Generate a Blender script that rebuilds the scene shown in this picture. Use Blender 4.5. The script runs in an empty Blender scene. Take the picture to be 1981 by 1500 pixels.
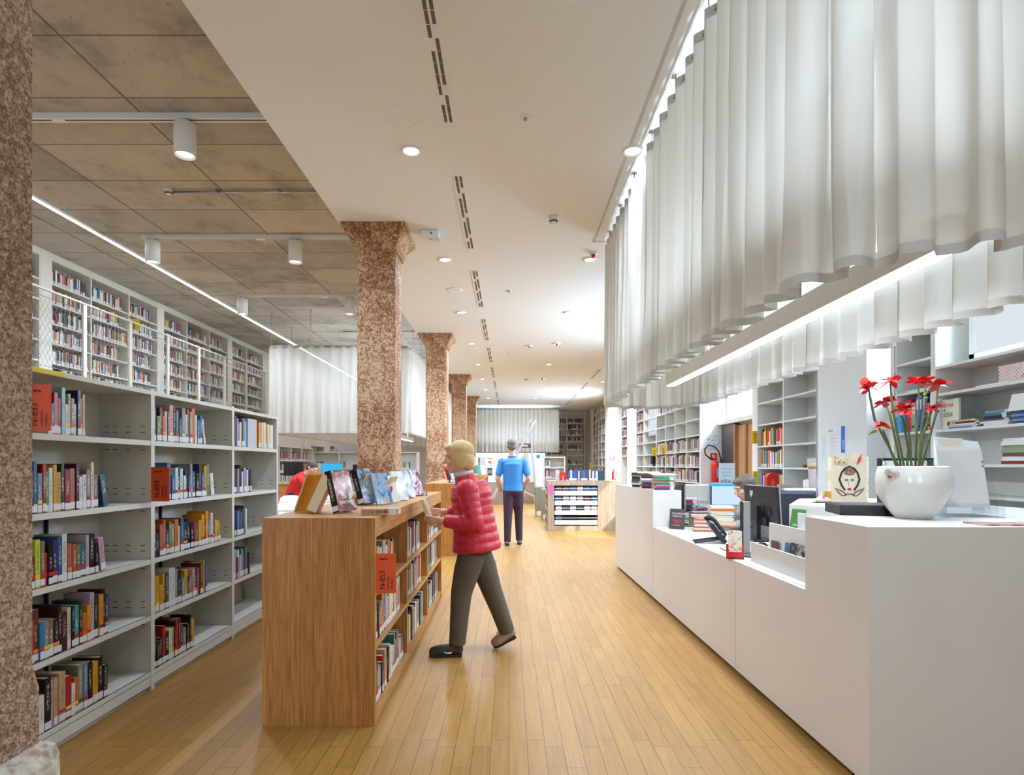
import bpy, math, random
from mathutils import Vector, Matrix, Euler
random.seed(7)
C = bpy.context.scene.collection
sc = bpy.context.scene
PI = math.pi
F = 1110.0; VX = 985.0; VY = 900.0; H = 1.38          # focal length in pixels, vanishing point, eye height

def at(x, y, Y):
    """world point seen at pixel x, y of the 1981x1500 frame at distance Y"""
    return Vector(((x - VX) / F * Y, Y, H + (VY - y) / F * Y))

def lin(c):
    return tuple(((v / 255) / 12.92 if v / 255 <= 0.04045 else ((v / 255 + 0.055) / 1.055) ** 2.4) for v in c)

# ------------------------------------------------------------------ mesh builder
def spline(prof, k=5):
    out = []; n = len(prof)
    for i in range(n-1):
        p0, p1, p2, p3 = prof[max(i-1,0)], prof[i], prof[i+1], prof[min(i+2,n-1)]
        for j in range(k):
            t = j/k; out.append(tuple(.5*(2*b+(c-a)*t+(2*a-5*b+4*c-d)*t*t+(3*b-a-3*c+d)*t**3) for a,b,c,d in zip(p0,p1,p2,p3)))
    return out+[prof[-1]]
class MB:
    def __init__(s):
        s.v = []; s.f = []; s.c = []; s.sm = []; s.col = None; s.smooth = False
    def add(s, vs, fs, smooth=None):
        b = len(s.v); s.v.extend(tuple(v) for v in vs)
        for f in fs:
            s.f.append(tuple(b + i for i in f)); s.c.append(s.col); s.sm.append(s.smooth if smooth is None else smooth)
        return s
    def box(s, x0, y0, z0, x1, y1, z1):
        if x0 > x1: x0, x1 = x1, x0
        if y0 > y1: y0, y1 = y1, y0
        if z0 > z1: z0, z1 = z1, z0
        return s.add([(x0,y0,z0),(x1,y0,z0),(x1,y1,z0),(x0,y1,z0),(x0,y0,z1),(x1,y0,z1),(x1,y1,z1),(x0,y1,z1)],
                     [(0,3,2,1),(4,5,6,7),(0,1,5,4),(1,2,6,5),(2,3,7,6),(3,0,4,7)], False)
    def obox(s, c, size, M=None):
        M = M or Matrix.Identity(3); c = Vector(c); hx, hy, hz = [q / 2 for q in size]
        vs = [c + M @ Vector(p) for p in [(-hx,-hy,-hz),(hx,-hy,-hz),(hx,hy,-hz),(-hx,hy,-hz),(-hx,-hy,hz),(hx,-hy,hz),(hx,hy,hz),(-hx,hy,hz)]]
        return s.add(vs, [(0,3,2,1),(4,5,6,7),(0,1,5,4),(1,2,6,5),(2,3,7,6),(3,0,4,7)], False)
    def bar(s, p0, p1, w, d=None):
        p0, p1 = Vector(p0), Vector(p1); z = p1 - p0; L = z.length
        if L < 1e-6: return s
        z.normalize(); r = Vector((0,0,1)) if abs(z.z) < .95 else Vector((0,1,0))
        x = r.cross(z).normalized(); y = z.cross(x)
        return s.obox((p0 + p1) / 2, (w, d or w, L), Matrix((x, y, z)).transposed())
    def prism(s, poly, z0, z1):
        n = len(poly)
        a = sum(poly[i][0]*poly[(i+1)%n][1]-poly[(i+1)%n][0]*poly[i][1] for i in range(n))
        if a < 0: poly = poly[::-1]
        vs = [(p[0],p[1],z0) for p in poly] + [(p[0],p[1],z1) for p in poly]
        fs = [tuple(range(n-1,-1,-1)), tuple(range(n,2*n))] + [(i,(i+1)%n,n+(i+1)%n,n+i) for i in range(n)]
        return s.add(vs, fs, False)
    def prismT(s, poly, h, M, o):
        """polygon in the local xy-plane extruded along local z by h, placed by 3x3 M and origin o"""
        n = len(poly); o = Vector(o)
        a = sum(poly[i][0]*poly[(i+1)%n][1]-poly[(i+1)%n][0]*poly[i][1] for i in range(n))
        if a < 0: poly = poly[::-1]
        vs = [o + M @ Vector((p[0],p[1],0)) for p in poly] + [o + M @ Vector((p[0],p[1],h)) for p in poly]
        fs = [tuple(range(n-1,-1,-1)), tuple(range(n,2*n))] + [(i,(i+1)%n,n+(i+1)%n,n+i) for i in range(n)]
        return s.add(vs, fs, False)
    def tube(s, pts, rad, n=10, cap=True, closed=False, flat=1.0):
        pts = [Vector(p) for p in pts]; m = len(pts)
        if not hasattr(rad, '__len__'): rad = [rad] * m
        vs = []; ref = None
        for i, p in enumerate(pts):
            if closed: t = pts[(i+1) % m] - pts[i-1]
            else: t = pts[min(i+1, m-1)] - pts[max(i-1, 0)]
            t.normalize()
            if ref is None:
                ref = Vector((0,0,1)) if abs(t.z) < .9 else Vector((1,0,0))
            x = (ref - t * ref.dot(t)).normalized(); y = t.cross(x); ref = x
            for k in range(n):
                a = 2*PI*k/n
                vs.append(p + (x*math.cos(a) + y*math.sin(a)*flat) * rad[i])
        fs = []
        for i in range(m if closed else m-1):
            j = (i+1) % m
            for k in range(n):
                fs.append((i*n+k, i*n+(k+1)%n, j*n+(k+1)%n, j*n+k))
        if cap and not closed:
            fs.append(tuple(range(n-1,-1,-1))); fs.append(tuple((m-1)*n+k for k in range(n)))
        return s.add(vs, fs, True)
    def cyl(s, p0, p1, r0, r1=None, n=20):
        return s.tube([p0, p1], [r0, r0 if r1 is None else r1], n)
    def lathe(s, prof, c=(0,0,0), n=32, ax=None):
        """prof: list of (r, z)"""
        c = Vector(c); vs = []; M = ax or Matrix.Identity(3)
        for r, z in prof:
            for k in range(n):
                a = 2*PI*k/n
                vs.append(c + M @ Vector((max(r,1e-5)*math.cos(a), max(r,1e-5)*math.sin(a), z)))
        m = len(prof)
        fs = [(i*n+k, i*n+(k+1)%n, (i+1)*n+(k+1)%n, (i+1)*n+k) for i in range(m-1) for k in range(n)]
        fs.append(tuple(range(n-1,-1,-1))); fs.append(tuple((m-1)*n+k for k in range(n)))
        return s.add(vs, fs, True)
    def ell(s, c, r, M=None, n=20, m=12):
        c = Vector(c); M = M or Matrix.Identity(3)
        if not hasattr(r, '__len__'): r = (r,r,r)
        vs = []
        for i in range(m+1):
            t = PI*i/m
            for k in range(n):
                a = 2*PI*k/n
                vs.append(c + M @ Vector((r[0]*max(math.sin(t),1e-4)*math.cos(a), r[1]*max(math.sin(t),1e-4)*math.sin(a), -r[2]*math.cos(t))))
        fs = [(i*n+k, i*n+(k+1)%n, (i+1)*n+(k+1)%n, (i+1)*n+k) for i in range(m) for k in range(n)]
        return s.add(vs, fs, True)
    def cap(s, p0, p1, r0, r1, n=14):
        """tapered limb with round ends"""
        p0, p1 = Vector(p0), Vector(p1); t = (p1-p0).normalized(); pts = []; rr = []
        for a in (80, 60, 35, 0): pts.append(p0 - t*r0*math.sin(math.radians(a))); rr.append(r0*math.cos(math.radians(a)))
        for a in (0, 35, 60, 80): pts.append(p1 + t*r1*math.sin(math.radians(a))); rr.append(r1*math.cos(math.radians(a)))
        return s.tube(pts, rr, n)
    def quad(s, a, b, c, d):
        return s.add([a,b,c,d], [(0,1,2,3)], False)

def wmat(o):
    M = Matrix.Identity(4)
    while o is not None:
        M = o.matrix_basis @ M; o = o.parent
    return M

def mk(name, mb, mat, parent=None, world=True, base=False, bevel=0, color=None):
    """link MB as ONE mesh object; world: its vertices are world coordinates"""
    vs = [Vector(v) for v in mb.v]
    loc = None
    if parent is not None and world:
        Mi = wmat(parent).inverted(); vs = [Mi @ v for v in vs]
    if parent is None and base and vs:
        lo = Vector([min(v[i] for v in vs) for i in range(3)]); hi = Vector([max(v[i] for v in vs) for i in range(3)])
        loc = Vector(((lo.x+hi.x)/2, (lo.y+hi.y)/2, lo.z)); vs = [v-loc for v in vs]
    me = bpy.data.meshes.new(name); me.from_pydata([tuple(v) for v in vs], [], mb.f)
    me.polygons.foreach_set('use_smooth', mb.sm)
    if any(c is not None for c in mb.c):
        at_ = me.color_attributes.new('Col', 'FLOAT_COLOR', 'CORNER')
        buf = []
        for p, c in zip(me.polygons, mb.c):
            c = c or (.5,.5,.5)
            for _ in range(p.loop_total): buf.extend((c[0],c[1],c[2],1.0))
        at_.data.foreach_set('color', buf)
    me.materials.append(mat); me.update()
    o = bpy.data.objects.new(name, me); C.objects.link(o)
    if parent is not None: o.parent = parent
    if loc is not None: o.location = loc
    if color is not None: o.color = (color[0], color[1], color[2], 1)
    if bevel:
        b = o.modifiers.new('Bevel', 'BEVEL'); b.width = bevel; b.segments = 2; b.limit_method = 'ANGLE'; b.angle_limit = .7
    return o

def tag(o, label=None, cat=None, group=None, kind=None):
    if label: o['label'] = label
    if cat: o['category'] = cat
    if group: o['group'] = group
    if kind: o['kind'] = kind
    return o

def thing(name, label, cat, loc=(0,0,0), rotz=0, group=None):
    o = bpy.data.objects.new(name, None); C.objects.link(o); o.location = loc; o.rotation_euler = (0,0,rotz)
    o.empty_display_size = .1
    return tag(o, label, cat, group)

def solo(name, mb, mat, label, cat, group=None, bevel=0, color=None):
    return tag(mk(name, mb, mat, base=True, bevel=bevel, color=color), label, cat, group)

def struct(name, mb, mat):
    return tag(mk(name, mb, mat), kind='structure')

def copy_tree(o, parent=None):
    c = o.copy(); C.objects.link(c)
    if parent is not None: c.parent = parent
    for ch in list(o.children): copy_tree(ch, c)
    return c

def text_mesh(name, s, size, mat, parent, loc, rot, align='LEFT', bold=0.0, mirror=False, sx=1.0):
    """lettering as a mesh child; loc in the parent's frame"""
    cu = bpy.data.curves.new(name, 'FONT'); cu.body = s; cu.size = size; cu.align_x = align; cu.extrude = .0004
    cu.offset = bold; cu.resolution_u = 3
    t = bpy.data.objects.new(name + '_source', cu); C.objects.link(t)
    bpy.context.view_layer.update()
    me = bpy.data.meshes.new_from_object(t.evaluated_get(bpy.context.evaluated_depsgraph_get()))
    bpy.data.objects.remove(t); bpy.data.curves.remove(cu)
    if mirror or sx != 1.0:
        for v in me.vertices: v.co.x *= (-sx if mirror else sx)
    me.name = name; me.materials.clear(); me.materials.append(mat)
    o = bpy.data.objects.new(name, me); C.objects.link(o); o.parent = parent
    o.location = loc; o.rotation_euler = rot
    return o

def smooth_union(mb, voxel, iters=4):
    """voxel-union overlapping shapes into one continuous skin; returns an MB"""
    me = bpy.data.meshes.new('u'); me.from_pydata(mb.v, [], mb.f)
    o = bpy.data.objects.new('u', me); C.objects.link(o)
    r = o.modifiers.new('r', 'REMESH'); r.mode = 'VOXEL'; r.voxel_size = voxel
    if iters:
        m = o.modifiers.new('s', 'SMOOTH'); m.iterations = iters; m.factor = .5
    bpy.context.view_layer.update()
    e = bpy.data.meshes.new_from_object(o.evaluated_get(bpy.context.evaluated_depsgraph_get()))
    out = MB(); out.add([v.co.copy() for v in e.vertices], [tuple(p.vertices) for p in e.polygons], True)
    bpy.data.objects.remove(o); bpy.data.meshes.remove(me); bpy.data.meshes.remove(e)
    return out

# ------------------------------------------------------------------ materials
def nt(name):
    m = bpy.data.materials.new(name); m.use_nodes = True; t = m.node_tree
    return m, t, t.nodes['Principled BSDF']
def N(t, typ, **kw):
    n = t.nodes.new(typ)
    for k, v in kw.items():
        if k.startswith('i_'):
            n.inputs[k[2:].replace('_', ' ')].default_value = v
        else: setattr(n, k, v)
    return n
def plain(name, col, rough=.5, metal=0, spec=.5, coat=0, noise=0, nscale=20, bump=0, srgb=True, emit=0):
    m, t, p = nt(name); c = lin(col) if srgb else col
    p.inputs['Base Color'].default_value = (*c, 1); p.inputs['Roughness'].default_value = rough; p.inputs['Metallic'].default_value = metal
    p.inputs['Specular IOR Level'].default_value = spec; p.inputs['Coat Weight'].default_value = coat
    if emit:
        p.inputs['Emission Color'].default_value = (*c, 1); p.inputs['Emission Strength'].default_value = emit
    if noise or bump:
        tc = N(t, 'ShaderNodeTexCoord'); nz = N(t, 'ShaderNodeTexNoise'); nz.inputs['Scale'].default_value = nscale; nz.inputs['Detail'].default_value = 4
        t.links.new(tc.outputs['Object'], nz.inputs['Vector'])
        if noise:
            mx = N(t, 'ShaderNodeMix', data_type='RGBA')
            mx.inputs[6].default_value = (*[v*(1-noise) for v in c], 1); mx.inputs[7].default_value = (*[min(1, v*(1+noise)) for v in c], 1)
            t.links.new(nz.outputs['Fac'], mx.inputs[0]); t.links.new(mx.outputs[2], p.inputs['Base Color'])
        if bump:
            b = N(t, 'ShaderNodeBump'); b.inputs['Strength'].default_value = bump; b.inputs['Distance'].default_value = .01
            t.links.new(nz.outputs['Fac'], b.inputs['Height']); t.links.new(b.outputs['Normal'], p.inputs['Normal'])
    return m
def ramp(t, fac, stops):
    r = N(t, 'ShaderNodeValToRGB'); e = r.color_ramp.elements
    while len(e) < len(stops): e.new(.5)
    for q, (pos, c) in zip(e, stops): q.position = pos; q.color = (*c, 1)
    t.links.new(fac, r.inputs[0]); return r
def math_(t, op, a, b=None, c=None):
    n = N(t, 'ShaderNodeMath', operation=op)
    for i, q in enumerate((a, b, c)):
        if q is None: continue
        if hasattr(q, 'is_output'): t.links.new(q, n.inputs[i])
        else: n.inputs[i].default_value = q
    return n.outputs[0]

MAT = {}
def emission(name, col, s):
    m = bpy.data.materials.new(name); m.use_nodes = True; t = m.node_tree; t.nodes.clear()
    e = N(t, 'ShaderNodeEmission'); e.inputs[0].default_value = (*col, 1); e.inputs[1].default_value = s
    o = N(t, 'ShaderNodeOutputMaterial'); t.links.new(e.outputs[0], o.inputs[0]); return m

def mat_floor():
    m, t, p = nt('oak_floor'); tc = N(t, 'ShaderNodeTexCoord'); sp = N(t, 'ShaderNodeSeparateXYZ'); t.links.new(tc.outputs['Object'], sp.inputs[0])
    cb = N(t, 'ShaderNodeCombineXYZ'); t.links.new(sp.outputs['Y'], cb.inputs[0]); t.links.new(sp.outputs['X'], cb.inputs[1])
    br = N(t, 'ShaderNodeTexBrick', offset=.37, offset_frequency=3, squash=1.3, squash_frequency=2)
    br.inputs['Scale'].default_value = 1; br.inputs['Brick Width'].default_value = .72; br.inputs['Row Height'].default_value = .088
    br.inputs['Mortar Size'].default_value = .0013; br.inputs['Mortar Smooth'].default_value = .2; br.inputs['Bias'].default_value = 0
    br.inputs['Color1'].default_value = (.47,.240,.054,1); br.inputs['Color2'].default_value = (.405,.200,.044,1); br.inputs['Mortar'].default_value = (*lin((84,54,26)),1)
    t.links.new(cb.outputs[0], br.inputs['Vector'])
    mp = N(t, 'ShaderNodeMapping'); mp.inputs['Scale'].default_value = (55, 3.0, 1); t.links.new(tc.outputs['Object'], mp.inputs[0])
    nz = N(t, 'ShaderNodeTexNoise'); nz.inputs['Scale'].default_value = 1; nz.inputs['Detail'].default_value = 5; nz.inputs['Distortion'].default_value = .6
    t.links.new(mp.outputs[0], nz.inputs['Vector'])
    r = ramp(t, nz.outputs['Fac'], [(.3,(.74,.72,.70)),(.7,(1.06,1.06,1.06))])
    mx = N(t, 'ShaderNodeMix', data_type='RGBA', blend_type='MULTIPLY'); mx.inputs[0].default_value = .7
    t.links.new(br.outputs['Color'], mx.inputs[6]); t.links.new(r.outputs[0], mx.inputs[7]); t.links.new(mx.outputs[2], p.inputs['Base Color'])
    p.inputs['Roughness'].default_value = .40; p.inputs['Specular IOR Level'].default_value = .4
    b = N(t, 'ShaderNodeBump'); b.inputs['Strength'].default_value = .12; b.inputs['Distance'].default_value = .002
    t.links.new(br.outputs['Fac'], b.inputs['Height']); b.invert = True; t.links.new(b.outputs[0], p.inputs['Normal']); return m

def mat_wood(name, c0, c1, axis, rough=.45):
    """oak veneer, grain along the given axis"""
    m, t, p = nt(name); tc = N(t, 'ShaderNodeTexCoord'); mp = N(t, 'ShaderNodeMapping')
    s = [22, 22, 22]; s[axis] = 1.3; mp.inputs['Scale'].default_value = s; t.links.new(tc.outputs['Object'], mp.inputs[0])
    nz = N(t, 'ShaderNodeTexNoise'); nz.inputs['Scale'].default_value = 1; nz.inputs['Detail'].default_value = 6; nz.inputs['Roughness'].default_value = .62; nz.inputs['Distortion'].default_value = .9
    t.links.new(mp.outputs[0], nz.inputs['Vector'])
    mp2 = N(t, 'ShaderNodeMapping'); s2 = [150,150,150]; s2[axis] = 5; mp2.inputs['Scale'].default_value = s2; t.links.new(tc.outputs['Object'], mp2.inputs[0])
    n2 = N(t, 'ShaderNodeTexNoise'); n2.inputs['Scale'].default_value = 1; n2.inputs['Detail'].default_value = 3; t.links.new(mp2.outputs[0], n2.inputs['Vector'])
    vo = N(t, 'ShaderNodeTexVoronoi'); s3 = [5,5,5]; s3[axis] = 1.6
    mp3 = N(t, 'ShaderNodeMapping'); mp3.inputs['Scale'].default_value = s3; t.links.new(tc.outputs['Object'], mp3.inputs[0]); t.links.new(mp3.outputs[0], vo.inputs['Vector'])
    r = ramp(t, nz.outputs['Fac'], [(.25, lin(c0)), (.5, tuple((a+b)/2 for a,b in zip(lin(c0),lin(c1)))), (.75, lin(c1))])
    r2 = ramp(t, n2.outputs['Fac'], [(.35,(.62,.58,.52)),(.6,(1.08,1.08,1.08))])
    r3 = ramp(t, vo.outputs['Distance'], [(.0,(.55,.5,.45)),(.13,(1,1,1))])
    mx = N(t, 'ShaderNodeMix', data_type='RGBA', blend_type='MULTIPLY'); mx.inputs[0].default_value = .85
    t.links.new(r.outputs[0], mx.inputs[6]); t.links.new(r2.outputs[0], mx.inputs[7])
    my = N(t, 'ShaderNodeMix', data_type='RGBA', blend_type='MULTIPLY'); my.inputs[0].default_value = .75
    t.links.new(mx.outputs[2], my.inputs[6]); t.links.new(r3.outputs[0], my.inputs[7]); t.links.new(my.outputs[2], p.inputs['Base Color'])
    p.inputs['Roughness'].default_value = rough; p.inputs['Specular IOR Level'].default_value = .35; return m

def mat_concrete():
    m, t, p = nt('formed_concrete'); tc = N(t, 'ShaderNodeTexCoord'); sp = N(t, 'ShaderNodeSeparateXYZ'); t.links.new(tc.outputs['Object'], sp.inputs[0])
    def line(o, off, pitch, w):
        q = math_(t, 'SUBTRACT', o, off); q = math_(t, 'DIVIDE', q, pitch); q = math_(t, 'FRACT', q); q = math_(t, 'SUBTRACT', q, .5); q = math_(t, 'ABSOLUTE', q)
        q = math_(t, 'MULTIPLY_ADD', q, -pitch, pitch/2); return math_(t, 'LESS_THAN', q, w)
    l = math_(t, 'MAXIMUM', line(sp.outputs['X'], -3.347, 1.376, .011), line(sp.outputs['Y'], 4.27, .728, .008))
    wn = N(t, 'ShaderNodeTexWhiteNoise', noise_dimensions='2D')
    cb = N(t, 'ShaderNodeCombineXYZ')
    t.links.new(math_(t, 'FLOOR', math_(t, 'DIVIDE', math_(t, 'SUBTRACT', sp.outputs['X'], -3.347), 1.376)), cb.inputs[0])
    t.links.new(math_(t, 'FLOOR', math_(t, 'DIVIDE', math_(t, 'SUBTRACT', sp.outputs['Y'], 4.27), .728)), cb.inputs[1])
    t.links.new(cb.outputs[0], wn.inputs['Vector'])
    n1 = N(t, 'ShaderNodeTexNoise'); n1.inputs['Scale'].default_value = 1.6; n1.inputs['Detail'].default_value = 8; n1.inputs['Roughness'].default_value = .7; t.links.new(tc.outputs['Object'], n1.inputs['Vector'])
    vo = N(t, 'ShaderNodeTexNoise'); vo.inputs['Scale'].default_value = 26; vo.inputs['Detail'].default_value = 2; t.links.new(tc.outputs['Object'], vo.inputs['Vector'])
    r = ramp(t, n1.outputs['Fac'], [(.3, lin((142,136,124))), (.5, lin((182,175,161))), (.8, lin((200,193,179)))])
    pv = ramp(t, wn.outputs['Value'], [(0,(.74,.75,.77)),(.25,(.93,.93,.93)),(1,(1.05,1.04,1.03))])
    pit = ramp(t, vo.outputs['Fac'], [(.27,(.55,.53,.5)),(.33,(1,1,1))])
    a = N(t, 'ShaderNodeMix', data_type='RGBA', blend_type='MULTIPLY'); a.inputs[0].default_value = 1; t.links.new(r.outputs[0], a.inputs[6]); t.links.new(pv.outputs[0], a.inputs[7])
    b = N(t, 'ShaderNodeMix', data_type='RGBA', blend_type='MULTIPLY'); b.inputs[0].default_value = .8; t.links.new(a.outputs[2], b.inputs[6]); t.links.new(pit.outputs[0], b.inputs[7])
    c = N(t, 'ShaderNodeMix', data_type='RGBA'); c.inputs[7].default_value = (*lin((96,84,68)),1); t.links.new(math_(t, 'MULTIPLY', l, .75), c.inputs[0]); t.links.new(b.outputs[2], c.inputs[6])
    t.links.new(c.outputs[2], p.inputs['Base Color']); p.inputs['Roughness'].default_value = .85; p.inputs['Specular IOR Level'].default_value = .2
    bu = N(t, 'ShaderNodeBump'); bu.inputs['Strength'].default_value = .25; bu.inputs['Distance'].default_value = .01
    t.links.new(math_(t, 'SUBTRACT', n1.outputs['Fac'], l), bu.inputs['Height']); t.links.new(bu.outputs[0], p.inputs['Normal']); return m

def mat_stone(name, dark, mid, light, scale, bump, dist=.02):
    m, t, p = nt(name); tc = N(t, 'ShaderNodeTexCoord')
    n1 = N(t, 'ShaderNodeTexNoise'); n1.inputs['Scale'].default_value = scale; n1.inputs['Detail'].default_value = 7; n1.inputs['Roughness'].default_value = .68; n1.inputs['Distortion'].default_value = .7
    n2 = N(t, 'ShaderNodeTexVoronoi'); n2.inputs['Scale'].default_value = scale*2.2; n3 = N(t, 'ShaderNodeTexNoise'); n3.inputs['Scale'].default_value = 2.2
    for q in (n1, n2, n3): t.links.new(tc.outputs['Object'], q.inputs['Vector'])
    f = math_(t, 'ADD', math_(t, 'MULTIPLY', n1.outputs['Fac'], .75), math_(t, 'MULTIPLY', n2.outputs['Distance'], .22))
    f = math_(t, 'ADD', f, math_(t, 'MULTIPLY', math_(t, 'SUBTRACT', n3.outputs['Fac'], .5), .35))
    r = ramp(t, f, [(.36, lin(dark)), (.47, lin(mid)), (.58, lin(light))]); t.links.new(r.outputs[0], p.inputs['Base Color'])
    p.inputs['Roughness'].default_value = .75; p.inputs['Specular IOR Level'].default_value = .25
    bu = N(t, 'ShaderNodeBump'); bu.inputs['Strength'].default_value = bump; bu.inputs['Distance'].default_value = dist
    t.links.new(f, bu.inputs['Height']); t.links.new(bu.outputs[0], p.inputs['Normal']); return m

def mat_book():
    """cover colour from the object; faint printed marks down the spine"""
    m, t, p = nt('book_cover'); oi = N(t, 'ShaderNodeObjectInfo'); tc = N(t, 'ShaderNodeTexCoord'); sp = N(t, 'ShaderNodeSeparateXYZ'); t.links.new(tc.outputs['Generated'], sp.inputs[0])
    so = N(t, 'ShaderNodeSeparateXYZ'); t.links.new(tc.outputs['Object'], so.inputs[0])
    msk = math_(t, 'LESS_THAN', sp.outputs['Y'], .03)
    band = math_(t, 'LESS_THAN', math_(t, 'ABSOLUTE', math_(t, 'SUBTRACT', sp.outputs['X'], .5)), .2)
    zr = math_(t, 'MULTIPLY', math_(t, 'GREATER_THAN', sp.outputs['Z'], .38), math_(t, 'LESS_THAN', sp.outputs['Z'], math_(t, 'MULTIPLY_ADD', oi.outputs['Random'], .25, .68)))
    cb = N(t, 'ShaderNodeCombineXYZ'); t.links.new(math_(t, 'MULTIPLY', so.outputs['X'], 160), cb.inputs[0]); t.links.new(math_(t, 'MULTIPLY', so.outputs['Z'], 190), cb.inputs[1]); t.links.new(math_(t, 'MULTIPLY', oi.outputs['Random'], 90), cb.inputs[2])
    nz = N(t, 'ShaderNodeTexNoise'); nz.inputs['Scale'].default_value = 1; nz.inputs['Detail'].default_value = 1; t.links.new(cb.outputs[0], nz.inputs['Vector'])
    mk_ = math_(t, 'GREATER_THAN', nz.outputs['Fac'], .54)
    fac = math_(t, 'MULTIPLY', math_(t, 'MULTIPLY', msk, band), math_(t, 'MULTIPLY', zr, mk_))
    hs = N(t, 'ShaderNodeSeparateColor', mode='HSV'); t.links.new(oi.outputs['Color'], hs.inputs[0])
    ink = N(t, 'ShaderNodeMix', data_type='RGBA'); ink.inputs[6].default_value = (.75,.72,.62,1); ink.inputs[7].default_value = (.08,.06,.06,1)
    t.links.new(math_(t, 'GREATER_THAN', hs.outputs[2], .45), ink.inputs[0])
    n4 = N(t, 'ShaderNodeTexNoise'); n4.inputs['Scale'].default_value = 22; t.links.new(tc.outputs['Object'], n4.inputs['Vector'])
    vr = N(t, 'ShaderNodeMix', data_type='RGBA', blend_type='MULTIPLY'); vr.inputs[0].default_value = .35; t.links.new(oi.outputs['Color'], vr.inputs[6]); t.links.new(n4.outputs['Fac'], vr.inputs[7])
    mx = N(t, 'ShaderNodeMix', data_type='RGBA'); t.links.new(math_(t, 'MULTIPLY', fac, .8), mx.inputs[0]); t.links.new(vr.outputs[2], mx.inputs[6]); t.links.new(ink.outputs[2], mx.inputs[7])
    t.links.new(mx.outputs[2], p.inputs['Base Color']); p.inputs['Roughness'].default_value = .3; p.inputs['Specular IOR Level'].default_value = .5; return m

def mat_attr():
    m, t, p = nt('mixed_books'); a = N(t, 'ShaderNodeAttribute', attribute_name='Col'); t.links.new(a.outputs['Color'], p.inputs['Base Color']); p.inputs['Roughness'].default_value = .4; return m

def mat_objcol(name, rough=.5, coat=0):
    m, t, p = nt(name); oi = N(t, 'ShaderNodeObjectInfo'); t.links.new(oi.outputs['Color'], p.inputs['Base Color']); p.inputs['Roughness'].default_value = rough; p.inputs['Coat Weight'].default_value = coat; return m

def mat_fabric(name, col, transl, transp, vstripe=True):
    m = bpy.data.materials.new(name); m.use_nodes = True; t = m.node_tree; t.nodes.clear()
    d = N(t, 'ShaderNodeBsdfDiffuse'); tr = N(t, 'ShaderNodeBsdfTranslucent'); tp = N(t, 'ShaderNodeBsdfTransparent'); o = N(t, 'ShaderNodeOutputMaterial')
    c = (*lin(col), 1); d.inputs[0].default_value = c; tr.inputs[0].default_value = c
    a = N(t, 'ShaderNodeMixShader'); a.inputs[0].default_value = transl; t.links.new(d.outputs[0], a.inputs[1]); t.links.new(tr.outputs[0], a.inputs[2])
    b = N(t, 'ShaderNodeMixShader'); b.inputs[0].default_value = transp; t.links.new(a.outputs[0], b.inputs[1]); t.links.new(tp.outputs[0], b.inputs[2])
    t.links.new(b.outputs[0], o.inputs[0]); return m

def mat_clear(name, col=(1,1,1), refl=.08, rough=.02):
    m = bpy.data.materials.new(name); m.use_nodes = True; t = m.node_tree; t.nodes.clear()
    tp = N(t, 'ShaderNodeBsdfTransparent'); tp.inputs[0].default_value = (*col,1); g = N(t, 'ShaderNodeBsdfGlossy'); g.inputs['Roughness'].default_value = rough
    fr = N(t, 'ShaderNodeFresnel'); fr.inputs[0].default_value = 1.45
    mx = N(t, 'ShaderNodeMixShader'); o = N(t, 'ShaderNodeOutputMaterial')
    ge = N(t, 'ShaderNodeNewGeometry'); t.links.new(math_(t, 'MULTIPLY', math_(t, 'ADD', fr.outputs[0], refl*.4), math_(t, 'SUBTRACT', 1.0, ge.outputs['Backfacing'])), mx.inputs[0]); t.links.new(tp.outputs[0], mx.inputs[1]); t.links.new(g.outputs[0], mx.inputs[2]); t.links.new(mx.outputs[0], o.inputs[0]); return m

MAT['floor'] = mat_floor()
MAT['oak_end'] = mat_wood('oak_veneer_upright', (164,106,52), (210,150,82), 2)
MAT['oak_top'] = mat_wood('oak_veneer_long', (170,116,62), (212,158,96), 1)
MAT['oak_cool_lit'] = mat_wood('oak_veneer_cool_lit', (166,146,124), (200,182,160), 2)  # greyed and paled as by bluish light, put into the veneer colour
MAT['concrete'] = mat_concrete()
MAT['stone'] = mat_stone('red_speckled_stone', (120,76,50), (160,114,82), (206,174,140), 27, .5)
MAT['stone_rough'] = mat_stone('red_chiselled_stone', (142,100,74), (184,148,120), (220,198,170), 62, 1.0, .02)
MAT['plinth'] = mat_stone('pale_plinth_stone', (160,140,120), (196,184,166), (214,206,192), 16, .8, .02)
MAT['ceiling'] = plain('white_plaster_ceiling', (234,236,234), .9, spec=.1)
MAT['wall'] = plain('white_plaster_wall', (236,234,230), .85, spec=.15)
MAT['wall_warm'] = plain('warm_plaster_wall', (232,218,204), .9, spec=.1)
MAT['metal'] = plain('grey_white_shelf_metal', (216,211,198), .45, spec=.4)
MAT['metal_w'] = plain('white_shelf_metal', (228,227,220), .45, spec=.4)
MAT['slot'] = plain('dark_slot', (20,20,20), .8)
MAT['desk'] = plain('white_desk_laminate', (228,222,212), .38, spec=.4)
MAT['desk_top'] = plain('white_desk_top', (236,233,226), .3, spec=.45)
MAT['dark_kick'] = plain('dark_toe_kick', (40,30,24), .7)
MAT['black'] = plain('black_plastic', (24,24,26), .4)
MAT['black_gloss'] = plain('black_gloss_plastic', (18,18,20), .15)
MAT['grey'] = plain('grey_metal', (168,168,166), .35, metal=.6)
MAT['alu'] = plain('aluminium', (206,210,214), .35, metal=.35)
MAT['steel'] = plain('steel_rod', (180,180,178), .25, metal=.9)
MAT['lampwhite'] = plain('white_lamp_body', (232,232,228), .4)
MAT['vent'] = plain('vent_dark_gap', (96,91,84), .8)
MAT['grille'] = plain('speaker_grille', (152,149,142), .7)
MAT['red'] = plain('red_paint', (200,28,30), .35)
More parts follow.
